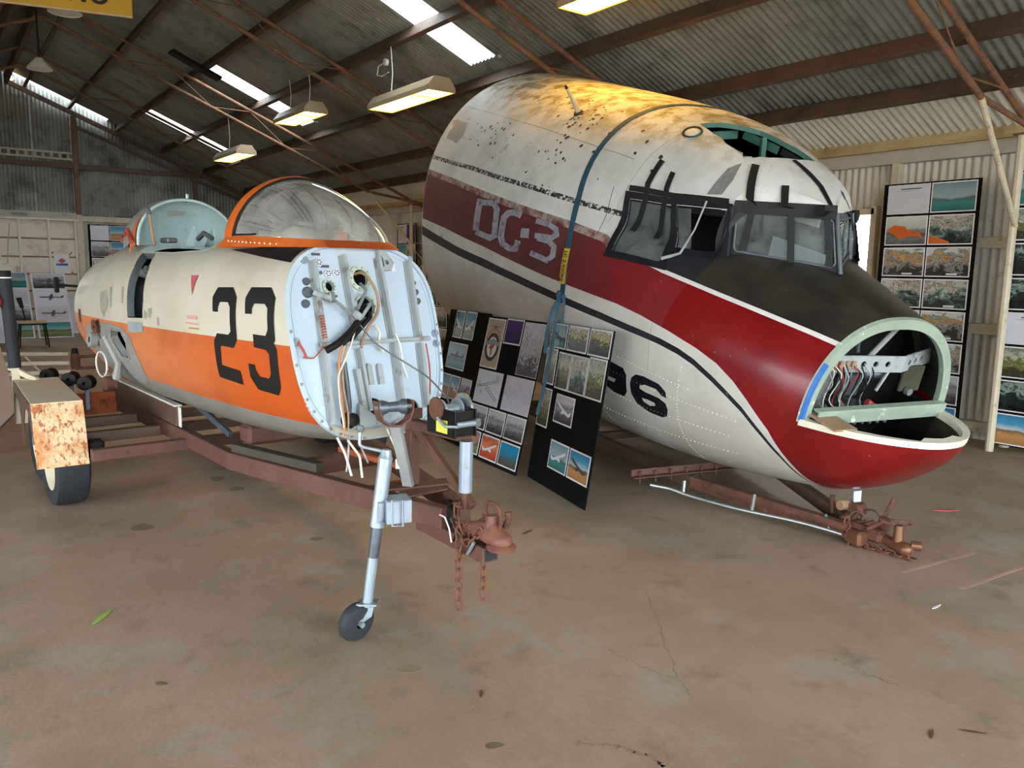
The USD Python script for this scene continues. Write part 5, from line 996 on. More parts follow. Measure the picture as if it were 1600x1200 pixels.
up3 = V3(0, 0, 1); obj('roller_bracket', MB().grid(np.stack([np.array([rc+rax*a+up3*z-TA*.03*-1*w for a, z in ((-.075, .03), (-.075, -.015), (-.06, -.06), (-.02, -.088), (.02, -.088), (.06, -.06), (.075, -.015), (.075, .03))]) for w in (-1, 1)]+[np.array([rc+rax*a*.94+up3*(z*.92+.004)+TA*.03 for a, z in ((-.075, .03), (-.075, -.015), (-.06, -.06), (-.02, -.088), (.02, -.088), (.06, -.06), (.075, -.015), (.075, .03))])], 0)), 'rust_red', br, smooth=40)
obj('axle_bolt', MB().tube([rc-rax*.085, rc+rax*.085], .012, 8), 'zinc', br); obj('stem', MB().beam(rc+V3(.02, .02, -.085), (1.775, 3.24, .48), .05, .035), 'grey_paint', br)
obj('brown_link', MB().beam(T_(.9, -.14, .52), T_(1.5, -.02, .54), .03, .03), 'rust_orange', tr1)
obj('hanging_plug', MB().tube([(1.67, 3.27, .80), (1.685, 3.22, .72), (1.69, 3.2, .66)], .005, 6).tube([(1.69, 3.2, .665), (1.69, 3.2, .62)], .013, 8), 'wire_white', tr1)
obj('stand_tube', MB().tube([(1.835, 2.845, .57), (1.84, 2.845, .80)], .031, 16), 'galv', tr1); obj('stand_pin', MB().tube([(1.835, 2.85, .49), (1.835, 2.85, .57)], .014, 8), 'rust', tr1)
# jockey wheel
jw = thing('jockey_wheel', parent=tr1); j0, j1 = V3(1.36, 2.87, .085), V3(1.462, 2.868, .80); jd = (j1-j0)/np.linalg.norm(j1-j0)
jp = lambda t: j0+jd*t
obj('inner_tube', MB().tube([jp(.06), jp(.42)], .022, 16), 'galv', jw, smooth=30); obj('worn_band', MB().tube([jp(.27), jp(.415)], .0228, 16), 'galv_dark', jw, smooth=30); obj('outer_tube', MB().tube([jp(.40), jp(.69)], .030, 18), 'galv', jw, smooth=30)
obj('tube_cap', MB().lathe([(0, .04), (.02, .035), (.026, .01), (.031, 0), (.0, -.01)], jp(.69), jd), 'galv', jw, smooth=30); obj('crank_handle', MB().tube(spline([jp(.715), jp(.725)-cR0*.05, jp(.735)-cR0*.10, jp(.745)-cR0*.115, jp(.80)-cR0*.118]), .0075, 8), 'galv', jw, smooth=True); obj('crank_knob', MB().lathe([(0, .018), (.012, .014), (.018, 0), (.012, -.012), (0, -.016)], jp(.81)-cR0*.118, (0, 0, 1)), 'zinc', jw, smooth=40)
wax = V3(.22, -.95, -.12); wax /= np.linalg.norm(wax); wcn = V3(1.325, 2.885, .083)
obj('castor_tyre', MB().lathe([(.02, .03), (.06, .03), (.076, .022), (.083, .008), (.083, -.008), (.076, -.022), (.06, -.03), (.02, -.03)], wcn, wax, 30), 'tyre', jw, smooth=35)
obj('castor_fork', MB().grid(np.stack([np.array([jp(.075)+cR0*.03-wax*0, jp(.03)+wax*.035, wcn+wax*.037+V3(-.01, 0, 0)]), np.array([jp(.075)-cR0*.045, jp(.02)+wax*.035-cR0*.05, wcn+wax*.037-cR0*.03])], 0)).grid(np.stack([np.array([jp(.075)+cR0*.03, jp(.03)-wax*.035, wcn-wax*.037]), np.array([jp(.075)-cR0*.045, jp(.02)-wax*.035-cR0*.05, wcn-wax*.037-cR0*.03])], 0)).box(jp(.075), (.085, .075, .008), (cR0, np.cross(jd, cR0), jd)), 'galv', jw); obj('castor_axle', MB().tube([wcn-wax*.045, wcn+wax*.045], .012, 8), 'galv', jw)
jc = jp(.47); obj('clamp_bracket', MB().beam(jc+cR0*.02, jc+cR0*.15+V3(0, .05, 0), .10, .10), 'galv', jw); lp = lambda o, w_, h_: [jc+cR0*(o+x_)+V3(-.0, -.045, z_) for x_, z_ in ((-w_, -h_), (w_, -h_), (w_, h_), (-w_, h_))]
obj('clamp_loop', MB().tube(lp(.055, .022, .055), .005, 6, closed=True), 'galv', jw); obj('clamp_loop', MB().tube(lp(.0, .022, .042), .005, 6, closed=True), 'galv', jw)
# coupling, safety chain
obj('coupling_box', MB().beam(T_(.62, .0, .36), T_(.10, .0, .345), .085, .07), 'rust_red', tr1); obj('coupling_box', MB().beam(T_(.16, .0, .345), T_(.095, 0, .344), .065, .05), 'inner_dark', tr1)
obj('beam_cap', MB().box(T_(.365, .05, .45), (.06, .006, .09), (TL, TA, (0, 0, 1))), 'inner_dark', tr1)
cp = thing('coupling', parent=tr1); cb = T_(.06, 0, .425)
obj('coupling_body', MB().tm(trimesh.convex.convex_hull(np.vstack([trimesh.creation.icosphere(2, .048).vertices*V3(1, 1, .8)+cb+TA*.03, trimesh.creation.icosphere(1, .03).vertices+cb-TA*.17+V3(0, 0, .005), trimesh.creation.icosphere(1, .03).vertices+cb-TA*.02+V3(0, 0, .045)]))), 'coupling', cp, smooth=40)
obj('coupling_flange', MB().lathe([(0, -.03), (.06, -.035), (.065, -.025), (.05, -.01), (0, 0)], cb+TA*.03, (0, 0, 1)), 'coupling', cp, smooth=40); obj('coupling_neck', MB().tube([cb-TA*.03+V3(0, 0, .03), cb-TA*.035+V3(0, 0, .095)], (.034, .026), 12), 'coupling', cp, smooth=30)
obj('latch_handle', MB().tube(spline([cb-TA*.03+V3(0, 0, .06), cb-TA*.09+V3(0, 0, .10), cb-TA*.07+V3(0, 0, .145), cb-TA*.0+V3(0, 0, .15), cb+TA*.03+V3(0, 0, .10), cb+TA*.02+V3(0, 0, .05)]), .009, 8), 'rust', cp, smooth=True); obj('latch_plate', MB().tube(spline([cb+TA*.02+V3(0, 0, .05)-TL*.03, cb+TA*.04+V3(0, 0, .09)-TL*.03, cb+TA*.035+V3(0, 0, .12)-TL*.03]), .014, 8), 'rust', cp)
def link(c, d, n, L=.032, w=.015, r=.0052):
    d = d/np.linalg.norm(d); n = n-d*(n@d); n /= np.linalg.norm(n); s = np.cross(d, n); p = []
    for a in np.linspace(0, 2*np.pi, 18, endpoint=False): p.append(c+d*(np.sign(np.cos(a))*(L-w)*.72*min(1, abs(np.cos(a))*3)+w*np.cos(a))+s*w*np.sin(a))
    return MB().tube(p, r, 7, closed=True)
def chain(pts, nm='safety_chain'):
    ch = thing(nm, parent=tr1); p = np.array(pts, float); seg = np.linalg.norm(np.diff(p, axis=0), axis=1); cum = np.concatenate([[0], np.cumsum(seg)])
    for k, s in enumerate(np.arange(.02, cum[-1], .0455)):
        c = np.array([np.interp(s, cum, p[:, q]) for q in range(3)]); c2 = np.array([np.interp(min(s+.01, cum[-1]), cum, p[:, q]) for q in range(3)]); d = c2-np.array([np.interp(s-.01, cum, p[:, q]) for q in range(3)])
        obj('link', link(c, d, V3(.4, -.9, .1) if k % 2 == 0 else V3(.9, .4, .05)), 'rust_chain', ch)
ce_ = T_(.30, .03, .40)
chain([ce_+V3(-.02, -.03, .02), ce_+V3(-.03, -.06, -.05), ce_+V3(-.03, -.06, -.33)]); chain([T_(.17, -.0, .31)+V3(0, -.02, 0), T_(.17, -.0, .13)+V3(0, -.02, 0)])
chain([T_(.34, -.03, .50), T_(.30, .04, .52), T_(.27, .06, .44), T_(.25, .02, .38), T_(.20, -.04, .46), T_(.14, .0, .50)]); chain([T_(.30, .055, .46), T_(.27, .03, .42), T_(.22, .05, .37), T_(.16, .055, .40), T_(.12, .04, .46)]); chain([ce_+V3(-.015, -.05, .05), ce_+V3(.0, -.07, .0), ce_+V3(-.02, -.07, -.06)])
obj('cable_loop', MB().tube(spline([T_(.42, -.02, .50), T_(.36, .05, .53), T_(.29, .07, .50), T_(.27, .06, .41), T_(.30, .05, .36)]), .006, 6), 'black', tr1, smooth=True); obj('loose_wire', MB().tube(spline([T_(.36, .085, .47), T_(.32, .085, .47), T_(.30, .075, .42), T_(.29, .07, .36)]), .004, 6), 'wire_white', tr1); obj('shackle', MB().tube(spline([T_(.20, .05, .33), T_(.17, .06, .355), T_(.14, .06, .40)]), .008, 6), 'galv', tr1)
# ---------------------------------------------------------------- photo display boards
def photo_mat(name, stops, ns=3.0, amt=.35, dist=0.6, rough=.28, det=5, ang=0.0):
    nd = {'tc': ('texture_coordinate', {}), 'x': ('separate_xyz', {}), 'n': ('noise_texture', {'scale': ns, 'detail': det, 'roughness': .62, 'distortion': dist}), 'oi': ('object_info', {}), 'ad': ('mix', {'mix_type': 'add', 'fac': 1.0}), 'cx': ('combine_xyz', {}), 'm1': ('math', {'math_type': 'multiply_add', 'value2': amt*2, 'value3': .5-amt}), 'm2': ('math', {'math_type': 'add'}), 'm3': ('math', {'math_type': 'multiply', 'value2': 17.0}), 'r': ('rgb_ramp', {'ramp': [(p, lin(c)) for p, c in stops]}), 'p': ('principled_bsdf', {'roughness': rough})}
    lk = [('tc.object', 'x.vector'), ('oi.random', 'm3.value1'), ('m3.value', 'cx.z'), ('m3.value', 'cx.x'), ('tc.object', 'ad.color1'), ('cx.vector', 'ad.color2'), ('ad.color', 'n.vector'), ('n.fac', 'm1.value1'), ('m1.value', 'm2.value1'), ('x.y', 'm2.value2'), ('m2.value', 'r.fac'), ('r.color', 'p.base_color')]
    M[name] = usdkit.material(stage, '/World/Looks/'+name, nd, lk, surface='p.BSDF')
photo_mat('photo_field', [(0, '#5f6a45'), (.3, '#808a5c'), (.46, '#5a6350'), (.52, '#8fb0ae'), (.75, '#4d95a3'), (1, '#3d8496')], 3, .14)
photo_mat('photo_desert', [(0, '#a9794a'), (.3, '#b98a56'), (.45, '#7a5c40'), (.5, '#b7c8cf'), (.7, '#4d97ba'), (1, '#2d7ea8')], 3, .12)
photo_mat('photo_sky', [(0, '#2f6a6a'), (.25, '#3d8a86'), (.42, '#4d6e6e'), (.5, '#9fb4bd'), (1, '#6f93a3')], 2, .15)
photo_mat('photo_blue', [(0, '#5a4a3c'), (.3, '#4a5a5a'), (.5, '#2b7a94'), (.8, '#1c87b4'), (1, '#1a7fb0')], 3, .16)
photo_mat('photo_bw', [(.1, '#3a3a3c'), (.35, '#6c6c6e'), (.5, '#9c9ca0'), (.62, '#77777a'), (.8, '#c4c4ca'), (1, '#bcbcc4')], 5, .30)
photo_mat('photo_engine', [(.15, '#15140f'), (.4, '#4a4832'), (.5, '#232219'), (.6, '#7d7038'), (.68, '#d8c66a'), (.76, '#5b5a48'), (1, '#b9b59d')], 5, .8, 1.5)
photo_mat('photo_scrub', [(.2, '#3a3a2a'), (.4, '#77793f'), (.5, '#4d5340'), (.6, '#8a8c5c'), (.72, '#b3b5a5'), (1, '#6c7a6c')], 5, .7, 1.5)
photo_mat('photo_workshop', [(0, '#2b332f'), (.15, '#1f2623'), (.32, '#5a6a64'), (.44, '#2a332e'), (.52, '#8fa198'), (.6, '#4b7a68'), (.68, '#c9cfc8'), (.78, '#8d6a4a'), (1, '#b7bdb8')], 3.2, .95, 1.2, .28, 3)
photo_mat('photo_workshop_b', [(.15, '#3b302b'), (.32, '#8a8f8d'), (.44, '#54504a'), (.52, '#b3b4ae'), (.6, '#93584a'), (.68, '#c7a85a'), (.78, '#5f6c72'), (1, '#c9cbc9')], 3, .95, 1.2, .28, 3)
photo_mat('photo_dark', [(.15, '#0f1312'), (.4, '#1f2a28'), (.52, '#12181a'), (.62, '#39544c'), (.72, '#8fa39c'), (1, '#243029')], 4, .8, 1.5)
photo_mat('photo_orange', [(.2, '#b24a2c'), (.45, '#c9684a'), (.55, '#d9855f'), (.8, '#bf5a3a'), (1, '#cf7a58')], 3, .4)
photo_mat('photo_purple', [(.3, '#2d124a'), (.6, '#432069'), (1, '#54307c')], 2, .5)
photo_mat('photo_plan', [(.3, '#c6c5d2'), (.44, '#c0bfcc'), (.47, '#8f8fa0'), (.50, '#c4c3d0'), (.62, '#c8c7d4'), (.645, '#9a9aac'), (.67, '#c6c5d2'), (1, '#cbcad6')], 4, .9, 2.5, .4)
photo_mat('photo_comic', [(.2, '#56555a'), (.38, '#c3c2c8'), (.45, '#8a898f'), (.5, '#c9c8ce'), (.62, '#c6c5cb'), (.66, '#3c3b40'), (.7, '#cfced4'), (1, '#d5d4da')], 8, .9, 1.5, .25)
photo_mat('photo_orangeplane', [(0, '#5b5f60'), (.25, '#777c7c'), (.40, '#4a4a46'), (.5, '#8b8d8a'), (.62, '#b9bdb9'), (1, '#d5d8d2')], 4, .35, 1.0)
M['paper_page'] = M['paper']
QUAD = (np.array([[-.5, -.5, 0], [.5, -.5, 0], [.5, .5, 0], [-.5, .5, 0]]), np.array([[0, 1, 2, 3]]))
PLANE = [(-.42, .20), (-.36, .26), (-.05, .06), (.28, -.10), (.36, -.02), (.42, -.02), (.40, -.16), (.30, -.22), (.05, -.12), (-.10, -.18), (-.16, -.12), (-.08, -.02), (-.30, .10)]
PLANE2 = [(-.40, .02), (-.30, .06), (-.06, .05), (.02, .22), (.08, .22), (.06, .04), (.30, .02), (.36, .12), (.42, .12), (.40, -.04), (.06, -.04), (-.02, -.2), (-.08, -.2), (-.05, -.04), (-.32, -.03)]
def board(name, label, M4, w, h, photos, cat='display board', thick=.008, back='board_black'):
    b = thing(name, label, cat, M=M4)
    obj('backing', MB().box((w/2, h/2, -thick/2), (w, h, thick)), back, b)
    for k, (u0, u1, v0, v1, look, det) in enumerate(photos):
        x0, x1, y0, y1 = u0*w, u1*w, v0*h, v1*h; cx, cy = (x0+x1)/2, (y0+y1)/2; bd = .003 if back == 'paper' else .012 if look not in ('paper', 'photo_plan', 'photo_comic') else .004
        ph = thing('photo_print', parent=b)
        obj('border', MB().box((cx, cy, .0012), (x1-x0-.006, y1-y0-.006, .0012)), 'white_border', ph)
        pw, phh = x1-x0-.006-2*bd, y1-y0-.006-2*bd
        T = Gf.Matrix4d(pw, 0, 0, 0, 0, phh, 0, 0, 0, 0, 1, 0, cx, cy, .0026, 1)
        obj('picture', QUAD, look, ph, T=T)
        T2 = Gf.Matrix4d(pw, 0, 0, 0, 0, phh, 0, 0, 0, 0, 1, 0, cx, cy, .0032, 1)
        if det == 'plane' or det == 'plane_d':
            pol = PLANE if k % 2 == 0 else [(-x, y) for x, y in PLANE]
            obj('picture_detail', MB().prism(pol, .0004), 'white_border' if det == 'plane' else 'galv_dark', ph, T=T2)
        elif det == 'top': obj('picture_detail', MB().prism(PLANE2, .0004), 'galv_dark', ph, T=T2)
        elif det == 'text':
            obj('picture_detail', MB().box((.05, .36, 0), (.5, .035, .0004)), 'plug_grey', ph, T=T2); obj('picture_detail', MB().box((-.12, .29, 0), (.42, .012, .0004)), 'grey_paint', ph, T=T2)
        elif det == 'caption': obj('picture_detail', MB().box((.12, -.44, 0), (.26, .07, .0004)), 'white_border', ph, T=T2)
        elif det == 'drawing':
            mb = MB()
            for a, c in (((-.42, -.05), (.38, .22)), ((-.44, .0), (.36, .26)), ((-.1, -.02), (.42, -.36)), ((-.06, .05), (.44, -.30)), ((-.38, .25), (-.30, .0)), ((.30, .44), (.26, .2)), ((.30, .44), (.40, .24)), ((-.25, -.12), (-.22, -.22)), ((-.42, .1), (-.44, .3))):
                mb.tube([(a[0], a[1], 0), (c[0], c[1], 0)], .008, 4)
            obj('picture_detail', mb, 'grey_paint', ph, T=T2, kind='stuff')
        elif det == 'crest':
            R = lambda rx, ry, cx_=0, cy_=-.08, n=40: [(cx_+rx*np.cos(g), cy_+ry*np.sin(g)) for g in np.linspace(0, 2*np.pi, n, endpoint=False)]
            obj('picture_detail', MB().prism(R(.42, .30), .0003, (0, 0, 0), holes=[R(.30, .22)]), 'navy_black', ph, T=T2); obj('picture_detail', MB().prism(R(.30, .22), .0003), 'white_border', ph, T=T2)
            obj('picture_detail', MB().prism([(-.44, .0), (-.02, .10), (.0, .24), (.03, .10), (.44, .02), (.44, -.04), (.05, -.03), (.02, -.30), (-.02, -.30), (-.04, -.03), (-.44, -.06)], .0004, (0, 0, .0004)), 'grey_paint', ph, T=T2)
            obj('picture_detail', MB().prism([(-.18, -.10), (-.05, -.02), (.0, -.06), (.06, .0), (.16, -.04), (.10, -.10), (.04, -.12), (.06, -.24), (-.02, -.26), (-.04, -.14), (-.12, -.12)], .0004, (0, 0, .0009)), 'rim_red', ph, T=T2)
            mb = MB()
            for k2 in range(10): g = np.pi*(.14+.72*k2/9); mb.box((.46*np.cos(g), -.06+.36*np.sin(g), 0), (.06, .05, .0004), bev=0)
            obj('picture_detail', mb, 'rim_red', ph, T=T2, kind='stuff'); obj('picture_detail', MB().prism([(-.36, .385), (-.05, .36), (.0, .40), (.05, .36), (.36, .385), (.06, .335), (0, .30), (-.06, .335)], .0004), 'plug_grey', ph, T=T2)
        elif det == 'orangeplane':
            obj('picture_detail', MB().prism([(-.46, .08), (-.30, .22), (-.02, .16), (.06, .0), (.36, -.06), (.44, -.34), (.34, -.22), (.06, -.20), (-.12, -.34), (-.22, -.20), (-.42, -.06)], .0004), 'orange', ph, T=T2)
        elif det == 'wing': obj('picture_detail', MB().prism([(-.5, -.2), (-.3, -.28), (-.02, -.42), (.0, -.5), (-.5, -.5)], .0004), 'orange', ph, T=T2)
    return b
def lean(P, Q, h, l, nrm):
    P, Q = V3(*P), V3(*Q); r = (Q-P)/np.linalg.norm(Q-P); up = V3(0, 0, h)+np.array(nrm)*l; H = np.linalg.norm(up); up /= H
    return frame((r, up, np.cross(r, up)), P), np.linalg.norm(Q-P), H
m_, w_, h_ = lean((3.515, 4.59, .004), (3.31, 3.704, .004), 1.163, .178, (.969, -.246, 0))
board('display_board', 'black photo board nearest the nose trailer, bare lower half with two aircraft prints', m_, w_, h_, [(.01,.31,.84,1,'photo_sky','plane_d'),(.32,.65,.84,1,'photo_engine',''),(.66,.99,.84,1,'photo_engine',''),(.0,.20,.61,.84,'photo_scrub',''),(.22,.45,.60,.83,'photo_scrub',''),(.45,.72,.60,.83,'photo_workshop',''),(.72,.98,.60,.84,'photo_scrub',''),(-.01+.01,.21,.34,.59,'photo_scrub',''),(.29,.61,.40,.58,'photo_bw','plane'),(.32,.64,.12,.30,'photo_sky','plane'),(.65,.98,.12,.30,'photo_desert','plane_d')])
m_, w_, h_ = lean((3.515, 5.535, .004), (3.44, 4.64, .004), 1.150, .267, (.9965, -.083, 0))
board('display_board', 'black photo board with an oval crest, a purple print and drawings, behind the winch', m_, w_, h_, [(.02,.34,.63,.99,'lamp_body','crest'),(.35,.65,.82,1,'photo_purple',''),(.66,1,.63,.99,'photo_comic',''),(.03,.49,.38,.62,'paper','drawing'),(.54,1,.38,.62,'photo_plan',''),(.02,.35,.2,.37,'photo_bw','top'),(.36,.67,.2,.37,'photo_bw',''),(.68,1,.2,.37,'photo_bw',''),(.0,.32,.02,.19,'photo_field',''),(.34,.66,.02,.19,'photo_orange','plane'),(.67,.99,.02,.19,'photo_blue','')])
m_, w_, h_ = lean((3.70, 6.42, .004), (3.60, 5.60, .004), 1.16, .25, (.9925, -.122, 0))
board('display_board', 'black photo board half hidden behind the bulkhead edge, farthest of the leaning three', m_, w_, h_, [(.17,.41,.78,1,'photo_field','plane'),(.43,.69,.78,1,'photo_field','plane'),(.14,.62,.54,.75,'photo_sky','top'),(.04,.36,.30,.50,'photo_desert',''),(.37,.60,.31,.5,'photo_desert','plane'),(.62,.88,.31,.5,'photo_bw','plane_d'),(.04,.44,.03,.26,'photo_bw',''),(.46,.95,.03,.26,'photo_bw','')])
obj('timber_batten', MB().beam((3.72, 6.62, .005), (3.82, 6.60, 1.33), .05, .03, up=(1, 0, 0)), 'wood_light', label='thin upright timber batten beside the bulkhead edge', cat='timber')
# tall boards on the right wall
def tall(name, label, y0, y1, z0, z1, rows, x=7.80, extra=()):
    w, h = abs(y1-y0), z1-z0; ph = []
    n = len(rows)
    for k, r in enumerate(rows):
        v1 = 1-k*(1/n)-.004; v0 = 1-(k+1)*(1/n)+.002
        for c, it in enumerate(r):
            if it: ph.append((.045+.465*c, .045+.465*(c+1)-.006, v0, v1, it[0], it[1]))
    return board(name, label, frame(((0, -1, 0), (0, 0, 1), (-1, 0, 0)), (x, y0, z0)), w, h, ph)
W = lambda a='': ('photo_workshop', a); Wb = lambda a='': ('photo_workshop_b', a)
tall('tall_display_board', 'tall black photo board right of the white fuselage, white title page at top left', 4.36, 3.44, .01, 2.44, [(('paper', 'text'), ('photo_sky', '')), (('photo_orangeplane', 'orangeplane'), ('photo_workshop', 'wing')), (Wb('caption'), Wb('caption')), (W(), W('caption')), (W(), Wb('caption')), (Wb(), ('photo_workshop_b', '')), (('photo_bw', ''), ('photo_bw', '')), (Wb(), ('photo_desert', ''))], x=7.79)
tall('tall_display_board', 'tall black photo board at the right picture edge beside the pipe posts', 3.10, 2.20, .06, 2.45, [(('photo_sky', ''), ('photo_sky', '')), (('photo_scrub', ''), W()), (('photo_dark', ''), W()), (('photo_dark', ''), W()), (('paper', 'text'), W()), (('photo_scrub', ''), W()), (('photo_dark', ''), W()), (('photo_desert', ''), W())], x=7.62)
tall('tall_display_board', 'tall photo board on the far side wall, left of the twin posts', 14.75, 13.95, .01, 2.42, [(('paper', 'text'), ('photo_purple', '')), (('photo_field', ''), ('photo_bw', '')), (W(), Wb()), (W(), W()), (Wb(), W()), (W(), W())])
tall('tall_display_board', 'tall photo board on the far side wall, between the posts and white fuselage tail', 13.55, 12.75, .01, 2.42, [(('paper', 'text'), ('paper', '')), (('photo_desert', ''), ('photo_field', '')), (('photo_desert', 'plane'), W()), (W(), W()), (Wb(), W()), (W(), W())])
def endboard(label, x0, x1, rows):
    w, h = x1-x0, 2.2; n = len(rows); ph = []
    for k, r in enumerate(rows):
        for c, it in enumerate(r): ph.append((.05+.46*c, .05+.46*(c+1)-.01, 1-(k+1)/n+.004, 1-k/n-.006, it[0], it[1]))
    board('tall_display_board', label, frame(((1, 0, 0), (0, 0, 1), (0, -1, 0)), (x0, YE-.12, .2)), w, h, ph)
endboard('tall photo board on the end wall right of the cream door post', 2.92, 3.78, [(('paper', ''), ('photo_desert', '')), (('photo_bw', ''), ('photo_desert', '')), (('photo_bw', 'plane'), W()), (W(), W()), (W(), Wb()), (Wb(), W())])
endboard('tall photo board on the end wall mostly hidden by the blue cockpit shell', 3.90, 4.76, [(('paper', ''), ('paper', '')), (W(), Wb()), (W(), W()), (W(), Wb()), (Wb(), W()), (W(), W())])
# poster taped to the door, boards and chair in front of it
pt = thing('poster', 'small white paper notice taped to the white hangar door', 'poster', M=frame(((1, 0, 0), (0, 0, 1), (0, -1, 0)), (2.22, YE-.05, 1.30)))
obj('sheet', MB().box((.15, .2, 0), (.30, .42, .004)), 'poster_white', pt); obj('emblem', MB().prism([(.07, .27), (.15, .33), (.23, .27), (.15, .21)], .002, (0, 0, .003)), 'rim_red', pt); obj('print_band', MB().box((.15, .185, .003), (.24, .05, .002)), 'blue_paint', pt)
for a, b in ((-.04, .43), (.33, .43), (-.03, -.04), (.33, -.01)): obj('tape_bit', MB().box((a, b, .002), (.10, .03, .002), ((.7, .7, 0), (-.7, .7, 0), (0, 0, 1))), 'hose_tan', pt)
def bwboard(label, P, Q, h, l, rows):
    m_, w_, h_ = lean(P, Q, h, l, (-.1, 1, 0)); n = len(rows); ph = [(.04, .96, 1-(k+1)/n+.01, 1-k/n-.01, it[0], it[1]) for k, it in enumerate(rows)]
    board('display_board', label, m_, w_, h_, ph, back='paper')
bwboard('white aircraft silhouette board leaning right of the chair by the hangar door', (1.66, 18.6, .005), (2.28, 18.55, .005), 1.30, .45, [('photo_bw', 'top'), ('paper', 'top'), ('photo_plan', 'top'), ('photo_field', '')])
bwboard('grey sky photo board leaning directly behind the chair back', (1.05, 18.8, .005), (1.60, 18.6, .005), 1.32, .45, [('photo_sky', ''), ('photo_plan', ''), ('photo_bw', ''), ('photo_field', '')])
bwboard('pale silhouette board at the left picture edge behind the dark guide post', (.30, 17.8, .005), (1.05, 17.7, .005), .95, .40, [('paper', ''), ('paper', 'top'), ('photo_plan', 'top')])
bwboard('low pale board against the door right of the silhouette boards', (2.35, 19.6, .005), (3.1, 19.5, .005), .8, .3, [('paper', ''), ('paper', 'top')])
c0 = V3(1.40, 16.75, 0); ch = thing('chair', 'small black-legged wooden chair standing before the hangar door', 'chair', loc=c0)
obj('seat', MB().box((0, 0, .455), (.46, .42, .03), bev=.01), 'wood_light', ch); obj('seat_frame', MB().box((0, 0, .425), (.44, .40, .03)), 'black', ch)
for sx in (-1, 1):
    for sy in (-1, 1): obj('leg', MB().tube([(.19*sx, .17*sy, .43), (.23*sx, .20*sy, 0)], .013, 8), 'black', ch)
obj('back_upright', MB().tube([(-.08, .19, .42), (-.12, .24, .72)], .012, 8), 'black', ch); obj('backrest', MB().tube([(-.12, .24, .70), (-.16, .28, .88)], (.03, .045), 10), 'black', ch, smooth=True)
for k, (x, zt) in enumerate(((1.30, 1.02), (1.52, 1.45), (1.66, 1.18))): obj('timber_offcut', MB().beam((x, YE-.35, .005), (x-.04+.02*k, YE-.12, zt), .06 if k == 0 else .03, .02, up=(1, 0, 0)), 'wood_light', label=('short wide timber offcut leaning on the white hangar door', 'longest thin timber offcut leaning on the white hangar door', 'middle thin timber offcut leaning on the white hangar door')[k], cat='timber')
# aircraft tow bar lying on the floor
tb_ = thing('tow_bar', 'cream tubular tow bar with dark hub lying on the far floor', 'tow bar', loc=(1.5, 12.4, 0))
obj('bar', MB().tube([(-.05, .05, .28), (-2.2, 1.5, .24)], .028), 'cream_pipe', tb_); obj('bar', MB().tube([(-.05, .0, .16), (-2.0, .7, .15)], .03), 'cream_pipe', tb_); obj('bar', MB().tube([(-.05, -.02, .04), (-2.2, .1, .04)], .03), 'cream_pipe', tb_)
for x in (-.4, -.9): obj('cross_brace', MB().tube([(x, .02-x*.1, .05), (x-.15, .12-x*.5, .24)], .014, 8), 'cream_pipe', tb_)
obj('hub', MB().lathe([(0, .12), (.05, .12), (.06, .06), (.06, -.06), (.05, -.1), (0, -.1)], (.02, .0, .17), (0, 0, 1)), 'rust', tb_, smooth=30); obj('tow_fork', MB().box((.14, -.02, .24), (.26, .05, .04), bev=.01), 'rust', tb_); obj('tow_fork', MB().box((.14, -.02, .08), (.26, .05, .04), bev=.01), 'rust', tb_); obj('hub_knob', MB().tube([(.02, 0, .28), (.02, 0, .36)], (.05, .035), 10), 'black', tb_)
# white sheet-covered panel at the left picture edge
m_, w_, h_ = lean((.10, 7.25, .005), (.62, 9.58, .005), .95, .14, (-.976, .218, 0))
ws = thing('white_panel', 'plain white panel leaning at the left picture edge behind the mudguard', 'panel', M=m_)
obj('face', MB().prism([(0, 0), (w_, 0), (w_-.22, h_), (.0, h_)], .012), 'white_sheet', ws); obj('fold', MB().box((.7, .42, .014), (1.0, .006, .004)), 'poster_white', ws); obj('edge_strip', MB().box((w_/2, .012, .014), (w_, .02, .004)), 'plug_grey', ws)
# ---------------------------------------------------------------- trailer under the white nose
t2 = thing('nose_trailer', 'low rusty trailer drawbar under the white and red aircraft nose', 'trailer')
DX = np.array([DA[0], DA[1], 0]); DX /= np.linalg.norm(DX); DY = np.array([-DX[1], DX[0], 0]); hp = V3(4.30, 2.08, 0)
def N_(f, s, z): return hp-DX*f+DY*s+V3(0, 0, z)     # f back from hitch, s to port
obj('drawbar', MB().beam(N_(.30, -.16, .07), N_(1.32, -.54, .13), .06, .085), 'rust', t2, label='pale rusty drawbar beam'); obj('drawbar', MB().beam(N_(.28, -.09, .07), N_(1.32, .20, .14), .06, .085), 'brown_steel', t2)
obj('side_rail', MB().beam(N_(1.30, -.535, .13), N_(2.6, -.72, .22), .06, .09), 'brown_steel', t2); obj('side_rail', MB().beam(N_(1.30, .195, .14), N_(2.6, .62, .22), .06, .09), 'brown_steel', t2)
obj('side_rail', MB().beam(N_(2.58, -.718, .22), N_(5.2, -.78, .32), .06, .10), 'brown_steel', t2); obj('side_rail', MB().beam(N_(2.58, .615, .22), N_(5.2, .70, .32), .06, .10), 'brown_steel', t2)
ba, bb2 = N_(1.36, -.98, .185), N_(1.36, .05, .185)
bt = thing('bolted_bar', parent=t2); obj('angle_bar', MB().beam(ba, bb2, .05, .01), 'rust_red', bt); obj('angle_bar', MB().beam(ba-DX*.03+V3(0, 0, .022), bb2-DX*.03+V3(0, 0, .022), .01, .05), 'rust_red', bt)
for k in range(6): obj('bolt', MB().lathe([(0, .03), (.012, .03), (.012, .018), (.006, .018), (.006, -.05), (0, -.05)], ba+(bb2-ba)*(.05+.12*k)+V3(0, 0, .008), (0, 0, 1), 8), 'rust', bt)
